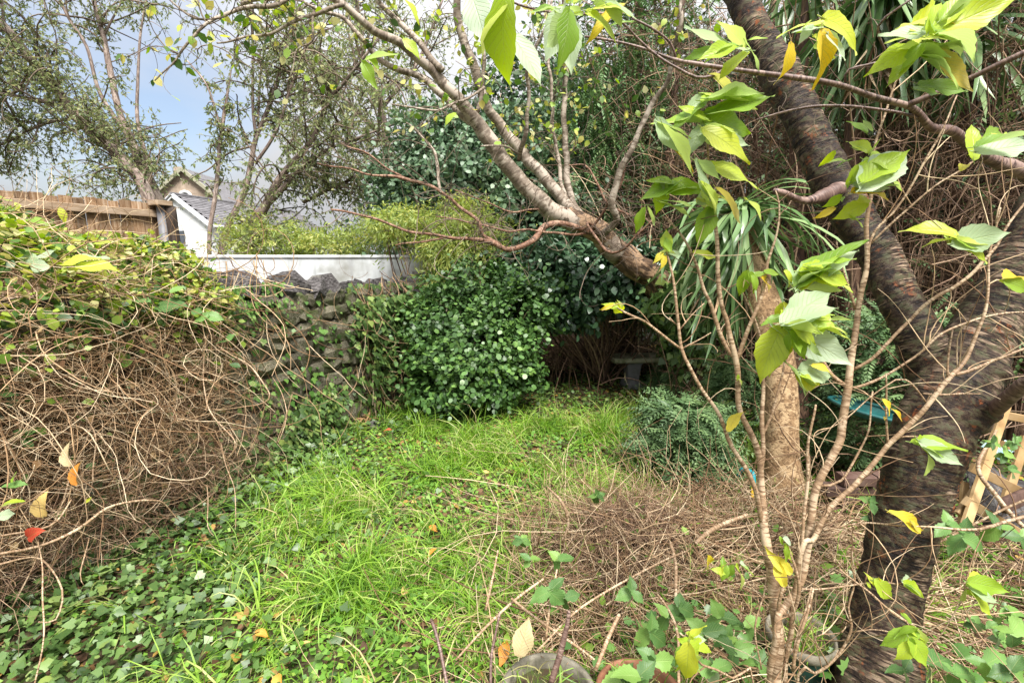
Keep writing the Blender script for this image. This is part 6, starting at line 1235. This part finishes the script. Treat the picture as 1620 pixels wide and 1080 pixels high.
m_l = Mesh(); n = 900; x = .9 + rng.normal(size=n) * .6; y = 2.2 + rng.normal(size=n) * .4; leaves(m_l, 'wide', np.stack([x, y, gz(x, y) + hump(x, y) * rng.uniform(.3, 1.1, n) + .02], -1), norm(rdir(n, 0, rng)), norm(rdir(n, 0, rng) * .6 + [0, 0, 1.]), .05 * rng.uniform(.4, 1.3, n), rng=rng); m_l.obj('caught_leaves', MT['weed'], pile, kind='stuff')
heap(260, 7, 2.1, 2.0, .5, .3, .5, .004, 'straw', 'stalks', .4)
# single canes leaning over the front edge
canes = [([(430 + 82, 700, 2.9, 2), (440, 905, 2.1, 3), (425, 945, 2.0, 3)], 'tan_twig')]
cane_list = [([(682, 980, 1.9, 6), (692, 1010, 1.85, 7), (708, 1085, 1.75, 7)], 'reddish brown cane at the bottom edge left of the pots'), ([(775, 1085, 1.7, 6), (778, 1030, 1.75, 5), (790, 970, 1.8, 4)], 'reddish cane standing behind the grey rimmed pot'), ([(872, 1085, 1.62, 12), (885, 1040, 1.64, 11), (898, 985, 1.66, 9), (900, 965, 1.66, 7)], 'green brown stub cane rising out of the grey pot'),
  ([(720, 1045, 1.8, 4), (800, 960, 1.9, 5), (860, 915, 2.0, 4)], 'pale straight cane slanting over the lawn edge'), ([(810, 945, 1.9, 5), (880, 1000, 1.8, 5), (940, 1045, 1.7, 4)], 'pale cane crossing down towards the terracotta pot'), ([(940, 1060, 1.7, 7), (960, 1010, 1.75, 8), (980, 970, 1.8, 7)], 'short thick tan stalk beside the terracotta pot'),
  ([(770, 965, 1.85, 5), (778, 920, 1.9, 4), (788, 870, 2.0, 3)], 'thin pale dead stalk standing left of the brush pile'), ([(866, 770, 2.6, 3), (890, 795, 2.5, 5), (898, 830, 2.5, 5), (888, 855, 2.5, 4)], 'arched pale cane on top of the brush pile'), ([(1100, 860, 2.0, 8), (1130, 835, 2.1, 9), (1182, 815, 2.2, 6)], 'thick broken tan stick lying at the palm side of the brush pile'),
  ([(850, 1030, 1.62, 4), (920, 960, 1.75, 4), (1020, 900, 1.9, 4), (1090, 872, 2.0, 3)], 'long tan cane lying across the front of the brush pile'), ([(1062, 860, 2.1, 6), (1070, 900, 2.0, 6), (1068, 985, 1.8, 6)], 'grey upright stem in front of the brush pile')]
for i, (pts, lab) in enumerate(cane_list):
    q = pxpath(pts, .02, .003, i + 70); q[:, 2] = np.maximum(q[:, 2], .01); mm = Mesh(); limb(mm, q, 8, .12, 40, seed=i); o = mm.solo('cane', MT['cherrytwig' if i in (0, 1, 2) else 'sapling'], q[0, :3]); tag(o, lab, 'cane', 'single canes standing out of the brush')

# ================================================================ bramble and weeds by the pots
def bramble(label, pts, lvs, seed, n_extra=0):
    rg = np.random.default_rng(seed); q = pxpath(pts, .02, .003, seed); q[:, 2] = np.maximum(q[:, 2], .01); t = empty('bramble', [q[0, 0], q[0, 1], 0], label, 'bramble', 'brambles around the pots')
    mm = Mesh(); limb(mm, q, 8, .1, 40); mm.obj('stem', MT['sapling'], t)
    for (cx, cy, d, r) in lvs:
        a0_ = rg.uniform(0, 6.28)
        for k in range(3 if r > 18 else 5):
            a = a0_ + k * 2 * math.pi / (3 if r > 18 else 5) + rg.normal() * .15; leaf_px(t, (cx, cy), (cx + r * math.cos(a) * 1.1, cy + r * math.sin(a) * .85), d + rg.normal() * .02, BR, rg, flat=.65)
bramble('bramble with dark green toothed leaves in front of the brush pile', [(1075, 1090, 1.55, 5), (1070, 1000, 1.7, 5), (1055, 960, 1.8, 4), (1040, 940, 1.85, 3)],
        [(1055, 975, 1.78, 34), (1030, 1000, 1.72, 36), (1075, 960, 1.8, 30), (1115, 1000, 1.72, 38), (1140, 975, 1.78, 34), (1095, 1040, 1.6, 34), (1035, 1045, 1.6, 36), (1160, 1030, 1.62, 36), (1130, 1060, 1.55, 34), (985, 1075, 1.5, 36), (1180, 990, 1.75, 30), (1010, 1070, 1.5, 40), (1150, 1010, 1.66, 30), (1200, 1050, 1.6, 32)], 501)
bramble('pale green bramble sprig in front of the fine brush heap', [(862, 1010, 1.75, 4), (868, 965, 1.78, 4), (880, 900, 1.9, 3)],
        [(870, 935, 1.75, 36), (895, 945, 1.75, 24), (838, 885, 2.0, 20), (885, 885, 1.95, 24), (825, 855, 2.2, 16), (1000, 935, 1.85, 30), (945, 785, 2.35, 15)], 502)
bramble('bramble with large toothed leaves below the trellis right of the cherry trunk', [(1460, 870, 1.8, 4), (1520, 838, 1.75, 5), (1600, 800, 1.7, 5), (1660, 780, 1.65, 4)],
        [(1525, 850, 1.6, 40), (1500, 830, 1.65, 30), (1580, 835, 1.6, 40), (1615, 850, 1.5, 30), (1600, 1000, 1.35, 34), (1470, 1050, 1.4, 34), (1560, 1050, 1.35, 36), (1510, 1065, 1.35, 34), (1600, 1060, 1.3, 36), (1380, 795, 1.9, 24), (1385, 820, 1.9, 22), (1430, 1060, 1.45, 28)], 503)
bramble('small leaved green shoot growing up beside the trellis', [(1600, 1060, 1.6, 3), (1580, 990, 1.6, 3), (1570, 960, 1.6, 3)], [(1540, 985, 1.55, 17), (1575, 985, 1.5, 17), (1600, 970, 1.5, 17), (1580, 1010, 1.5, 17), (1605, 700, 1.9, 17), (1590, 720, 1.9, 17), (1600, 745, 1.9, 15), (1570, 700, 1.95, 16)], 504)
# leafy undergrowth low at the right
m = Mesh(); n = 2600; x = rng.uniform(.1, 2.6, n); y = rng.uniform(.9, 2.1, n); k = rng.random(n) < np.clip(.35 + .5 * nz(x, y, 3.4, 1), 0, 1); x, y = x[k], y[k]; n = len(x)
leaves(m, 'lobed', np.stack([x, y, gz(x, y) + rng.random(n) ** 1.3 * .22], -1), norm(rdir(n, 0, rng) * [1, 1, .4]), norm(rdir(n, 0, rng) * .5 + [0, 0, 1.]), .05 * rng.uniform(.5, 1.4, n), rnd=rng.beta(2, 2.5, n), rng=rng); o = m.obj('undergrowth', MT['ivy_light']); o['kind'] = 'stuff'
m = Mesh(); n = 2600; x = rng.uniform(1.0, 4.2, n); y = rng.uniform(2.2, 5.0, n)
leaves(m, 'wide', np.stack([x, y, gz(x, y) + rng.random(n) * .10], -1), norm(rdir(n, 0, rng) * [1, 1, .4]), norm(rdir(n, 0, rng) * .5 + [0, 0, 1.]), .045 * rng.uniform(.5, 1.4, n), rnd=rng.beta(2, 2.5, n), rng=rng); o = m.obj('undergrowth', MT['weed']); o['kind'] = 'stuff'

# ================================================================ pots
MT['conc'] = solid_mat('mossy_concrete', [(.08, .075, .055), (.15, .135, .105), (.23, .21, .17)], scale=22, bump=.6, dist=.004, lichen=(.11, .14, .05), lich_pos=.6)
MT['terra'] = solid_mat('terracotta', [(.13, .055, .03), (.23, .10, .055), (.30, .16, .10)], scale=12, bump=.3, dist=.003, lichen=(.16, .16, .10), lich_pos=.66)
MT['greenglaze'] = solid_mat('dark_green_glaze', [(.008, .03, .025), (.015, .05, .042), (.03, .07, .06)], scale=6, rough=.3, bump=.05, spec=.7)
MT['palerim'] = solid_mat('pale_pot_rim', [(.09, .08, .06), (.18, .16, .12), (.27, .24, .19)], scale=20, rough=.8, bump=.3)
def pot(label, c, r, h, mat, rimmat, seed, tilt=0):
    t = empty('plant_pot', c, label, 'plant pot', 'plant pots at the bottom of the picture'); c = np.asarray(c, float)
    m = Mesh(); lathe(m, [(.001, 0), (r * .68, 0), (r * .74, h * .1), (r * .93, h * .84), (r * .93, h * .86)], c, 48); m.obj('body', MT[mat], t)
    m = Mesh(); lathe(m, [(r * .93, h * .84), (r, h * .86), (r * 1.02, h * .93), (r * 1.0, h), (r * .93, h * 1.01), (r * .88, h * .97), (r * .86, h * .75)], c, 48); m.obj('rim', MT[rimmat], t)
    m = Mesh(); lathe(m, [(.001, h * .80), (r * .5, h * .82), (r * .885, h * .78)], c, 40); m.obj('potting_soil', MT['soil'], t)
    rg = np.random.default_rng(seed); n = 130; M = Mesh(); st = c + np.stack([rg.normal(size=n) * r * .35, rg.normal(size=n) * r * .35, np.full(n, h * .8)], -1); w = walk(n, 6, st, norm(rdir(n, 1.6, rg)), rg.uniform(.06, .2, n), .5, 1.2, .1, rg); sd = norm(np.cross(norm(np.gradient(w, axis=1)), rg.normal(size=(n, 1, 3)))) * (np.array([1, 1, .9, .7, .4, .05]) * .0022)[None, :, None]
    V = np.stack([w - sd, w + sd], 2); a = np.arange(5)[:, None] * 2; F = np.concatenate([np.concatenate([a, a + 1, a + 3], 1), np.concatenate([a, a + 3, a + 2], 1)]); M.add(V, F[None] + (np.arange(n) * 12)[:, None, None], np.repeat(rg.random(n), len(F))); M.obj('weeds', MT['grass'], t, kind='stuff')
    return t
def potc(px, py, z): g = G(px, py, z); return np.array([g[0], g[1], 0.0])
pot('grey concrete rimmed pot half hidden by stems at the bottom edge', potc(868, 1100, .20), .165, .22, 'conc', 'conc', 1)
pot('terracotta pot rim showing between bramble leaves at the bottom edge', potc(1012, 1104, .20), .15, .22, 'terra', 'terra', 2)
pot('dark green glazed pot with a pale rim beside the cherry trunk', potc(1268, 1000, .24), .125, .24, 'greenglaze', 'palerim', 3)

# ================================================================ stone bench in the shaded hollow
MT['benchstone'] = solid_mat('mossy_bench_stone', [(.26, .27, .15), (.40, .40, .26), (.48, .46, .34)], scale=14, bump=.5, dist=.006, lichen=(.08, .11, .035), lich_pos=.56)
MT['benchleg'] = solid_mat('grey_bench_leg', [(.15, .15, .15), (.26, .26, .26)], scale=12, bump=.4)
bc = P(1040, 566, 6.35); bz = bc[2]; bb = empty('stone_bench', [bc[0], bc[1], 0], 'low mossy stone slab bench in the dark hollow under the evergreens', 'bench')
m = Mesh(); beam(m, [bc[0] - .62, bc[1] - .03, bz], [bc[0] + .62, bc[1] + .08, bz], .38, .065, side=[0, 1, 0], bev=.3); m.obj('seat', MT['benchstone'], bb, smooth=False)
for dx in (-.33, .40):
    m = Mesh(); V = []
    for z_, w_, d_ in ((0, .13, .15), (.04, .12, .14), (.10, .07, .10), (bz - .07, .09, .13), (bz - .03, .12, .15)):
        V += [(bc[0] + dx + sx * w_, bc[1] + sy * d_, z_) for sx, sy in ((-1, -1), (1, -1), (1, 1), (-1, 1))]
    F = []
    for i in range(4):
        for j in range(4): A = i * 4 + j; B = i * 4 + (j + 1) % 4; F += [(A, B, B + 4), (A, B + 4, A + 4)]
    m.add(V, F); m.obj('leg', MT['benchleg'], bb, smooth=False)
# heap of raked brown cuttings behind the bench and a fallen pot
m = Mesh(); n = 1300; hc = np.array([bc[0] - .45, bc[1] + 1.1, 0]); st = hc + rng.normal(size=(n, 3)) * [.65, .3, 0]; st[:, 2] = np.abs(rng.normal(size=n)) * .30 * np.exp(-((st[:, 0] - hc[0]) / .9) ** 2)
a = rng.normal(2.5, .35, n); w = walk(n, 6, st, np.stack([np.cos(a), np.sin(a) * .3, .55 + rng.normal(size=n) * .15], -1), rng.uniform(.3, .8, n), .4, .5, .1, rng); w[..., 2] = np.maximum(w[..., 2], .01); tubes(m, w, .0045, sides=3, rng=rng)
o = m.solo('cuttings_heap', MT['brown_twig'], hc); tag(o, 'heap of brown conifer cuttings in the shade behind the stone bench', 'cuttings'); o['kind'] = 'stuff'
c = G(903, 582); t = empty('plant_pot', c, 'rusty brown terracotta pot standing in deep shade beneath the laurel', 'plant pot'); m = Mesh(); lathe(m, [(.001, 0), (.09, 0), (.13, .2), (.14, .2), (.145, .25), (.125, .25), (.115, .2), (.001, .19)], c, 28); m.obj('body', MT['terra'], t)
# vertical bare stems under the laurel
m = Mesh(); n = 34; st = P(870, 560, 6.3) * [1, 1, 0] + rng.normal(size=(n, 3)) * [.35, .25, 0]; w = walk(n, 9, st, norm(rng.normal(size=(n, 3)) * [.15, .1, 0] + [0, 0, 1]), rng.uniform(.8, 1.5, n), .5, 0, .15, rng); tubes(m, w, .006, sides=4, rng=rng); o = m.solo('bare_shrub', MT['brown_twig'], P(870, 560, 6.3) * [1, 1, 0]); tag(o, 'leafless upright brown shrub stems in the shade under the laurel', 'shrub'); o['kind'] = 'stuff'
# russet fern and dark thing at the wall foot
c = G(580, 672); m = Mesh(); strap_leaves(m, c + [0, 0, .03], 34, .2, .02, rng, .1, .9, 2.2); o = m.solo('withered_plant', MT['deadleaf'], c); tag(o, 'withered russet plant with strap leaves at the foot of the wall end', 'plant')
c = G(592, 678); m = Mesh(); V, F = rock_variant(3, np.random.default_rng(4)); m.add(V * [.12, .09, .09] + c + [0, 0, .03], F); o = m.solo('small_stone', MT['coping'], c); tag(o, 'small dark stone among the withered plant at the wall end', 'stone')
c = G(670, 640); m = Mesh(); V, F = rock_variant(3, np.random.default_rng(9)); m.add(V * [.26, .14, .1] + c + [0, 0, .04], F); o = m.solo('fallen_stone', MT['stone'], c); tag(o, 'brown fallen stone under the left edge of the camellia', 'stone')

# ================================================================ teal tray, hose end, trellis and rubble at the right
MT['teal'] = solid_mat('teal_plastic', [(.008, .04, .04), (.012, .08, .08), (.025, .13, .125)], scale=5, rough=.35, bump=.05, spec=.6, lichen=(.04, .07, .05), lich_pos=.64)
tp = P(1385, 668, 3.1); tr = empty('plastic_tray', [tp[0], tp[1], 0], 'long teal plastic tray lying tilted behind the cherry trunk', 'tray')
m = Mesh(); a = P(1318, 628, 3.45); b = P(1440, 668, 3.0); ax = norm(b - a); sd = norm(np.cross(ax, [0, 0, 1])); up_ = np.cross(sd, ax); L_ = np.linalg.norm(b - a); V = []; NS = 22; NU = 9
for i in range(NS):
    t_ = i / (NS - 1); hw_ = .12 * (math.sin(math.pi * (.06 + .88 * t_)) ** .6)
    for j in range(NU):
        u = -1 + 2 * j / (NU - 1); V.append(a + ax * L_ * t_ + sd * hw_ * u + up_ * (-.05 * (1 - abs(u) ** 4) * math.sin(math.pi * (.08 + .84 * t_))))
for i in range(NS):
    for j in range(NU): V.append(V[i * NU + j] - up_ * .008)
F = []; o_ = NS * NU
for i in range(NS - 1):
    for j in range(NU - 1): A = i * NU + j; F += [(A, A + 1, A + NU + 1), (A, A + NU + 1, A + NU), (A + o_, A + NU + 1 + o_, A + 1 + o_), (A + o_, A + NU + o_, A + NU + 1 + o_)]
m.add(np.array(V), F); m.obj('shell', MT['teal'], tr)
rim = np.array([list(V[i * NU]) + [.012] for i in range(NS)] + [list(V[i * NU + NU - 1]) + [.012] for i in range(NS - 1, -1, -1)] + [list(V[0]) + [.012]]); m = Mesh(); limb(m, spline(rim, .03), 8); m.obj('rim', MT['teal'], tr)
# support of old bricks under the tray
MT['brick'] = solid_mat('old_brick', [(.035, .02, .016), (.08, .045, .035), (.12, .08, .065)], scale=12, bump=.5, obj_rand=.3)
bs = empty('brick_stack', P(1390, 700, 3.15) * [1, 1, 0], 'low stack of old bricks under the teal tray', 'bricks')
for r_ in range(4):
    for k in range(3):
        c = P(1390, 700, 3.15) * [1, 1, 0] + np.array([(k - 1) * .225 + (.1 if r_ % 2 else 0), rng.normal() * .01, .036 + r_ * .073]); m = Mesh(); beam(m, c - [.105, 0, 0], c + [.105, 0, 0], .10, .066, side=[0, 1, 0], bev=.1); m.obj('brick', MT['brick'], bs, smooth=False)
MT['bluehose'] = solid_mat('teal_hose', [(.01, .22, .26), (.02, .32, .36)], scale=5, rough=.4, bump=0)
MT['yellowpl'] = solid_mat('yellow_plastic', [(.65, .38, .03), (.75, .48, .05)], scale=5, rough=.4, bump=0)
h0 = G(1193, 782, .02); hs = empty('garden_hose', h0, 'short teal hose end with a yellow nozzle beside the palm trunk', 'hose')
q = pxpath([(1193, 774, 3.25, 8), (1192, 758, 3.25, 8), (1190, 748, 3.28, 8), (1175, 742, 3.35, 7), (1168, 752, 3.4, 7)], .01); m = Mesh(); limb(m, q, 10); m.obj('tube', MT['bluehose'], hs)
q = pxpath([(1192, 788, 3.2, 10), (1193, 780, 3.22, 12), (1193, 772, 3.24, 11)], .005); m = Mesh(); limb(m, q, 12); m.obj('nozzle', MT['yellowpl'], hs)
MT['trellis'] = solid_mat('yellow_softwood', [(.20, .12, .05), (.34, .22, .10), (.44, .31, .17)], scale=6, detail=6, rough=.7, bump=.3, dist=.003, obj_rand=.25, lichen=(.10, .10, .06), lich_pos=.66)
t0 = P(1560, 840, 2.5); tl = empty('wooden_trellis', [t0[0], t0[1], 0], 'broken yellow softwood trellis leaning right of the cherry trunk', 'trellis')
for i, (a, b, d0_, d1_, w_) in enumerate([((1592, 640), (1528, 830), 2.5, 2.35, .045), ((1535, 738), (1660, 800), 2.42, 2.5, .045), ((1525, 790), (1640, 860), 2.38, 2.45, .045), ((1620, 690), (1585, 800), 2.6, 2.55, .045), ((1560, 650), (1650, 668), 2.55, 2.6, .04), ((1522, 760), (1518, 830), 2.5, 2.45, .035), ((1580, 700), (1650, 722), 2.6, 2.66, .035), ((1545, 760), (1510, 810), 2.46, 2.42, .04)]):
    m = Mesh(); beam(m, P(*a, d0_) - [0, .003 * i, 0], P(*b, d1_) - [0, .003 * i, 0], w_, .02, side=np.cross(norm(P(*b, d1_) - P(*a, d0_)), [0.1, 1, 0]), bev=.1); m.obj('slat', MT['trellis'], tl, smooth=False)
for (a, b, w_, lab) in [((1588, 800), (1640, 775), 10, 'long red brown bark strip lying against the trellis'), ]:
    m = Mesh(); beam(m, P(*a, 2.3), P(*b, 2.5), .07, .025, side=[0, .3, 1]); o = m.solo('wood_offcut', MT['brick'], P(*a, 2.3)); tag(o, 'flat red brown offcut lying against the foot of the trellis', 'wood')
q = pxpath([(1575, 680, 2.4, 6), (1545, 740, 2.35, 9), (1580, 790, 2.3, 8), (1640, 850, 2.2, 8)], .03, .004, 3); m = Mesh(); limb(m, q, 8, .1, 30); o = m.solo('cane', MT['sapling'], q[0, :3]); tag(o, 'bent brown cane threaded through the trellis', 'cane', 'single canes standing out of the brush')
rr = np.random.default_rng(8)
for i, (px, py, d, s_, lab) in enumerate([(1600, 790, 3.0, .26, 'grey boulder seen through the trellis slats'), (1570, 720, 3.3, .2, 'grey stone above and left of the trellis boulder'), (1625, 760, 2.9, .24, 'grey stone at the right edge behind the trellis')]):
    c = P(px, py, d) * [1, 1, 0]; V, F = rock_variant(i, rr); m = Mesh(); m.add(V * [s_ * 1.4, s_, s_ * 1.3] + c + [0, 0, s_ * .5], F); o = m.solo('boulder', MT['coping'], c); tag(o, lab, 'boulder')
MT['litterblue'] = solid_mat('pale_blue_plastic', [(.25, .45, .50), (.5, .65, .66)], scale=30, rough=.4, bump=.3)
c = P(1590, 716, 2.7); m = Mesh(); g_ = rr.normal(size=(5, 9)) * .02; V = [(c[0] - .10 + j * .026, c[1] - .04 + i * .02, c[2] + g_[i, j] + .01 * i) for i in range(5) for j in range(9)]; F = []
for i in range(4):
    for j in range(8): A = i * 9 + j; F += [(A, A + 1, A + 10), (A, A + 10, A + 9)]
m.add(np.array(V), F); o = m.solo('plastic_bag', MT['litterblue'], c); tag(o, 'crumpled pale blue plastic bag caught in the trellis', 'bag')
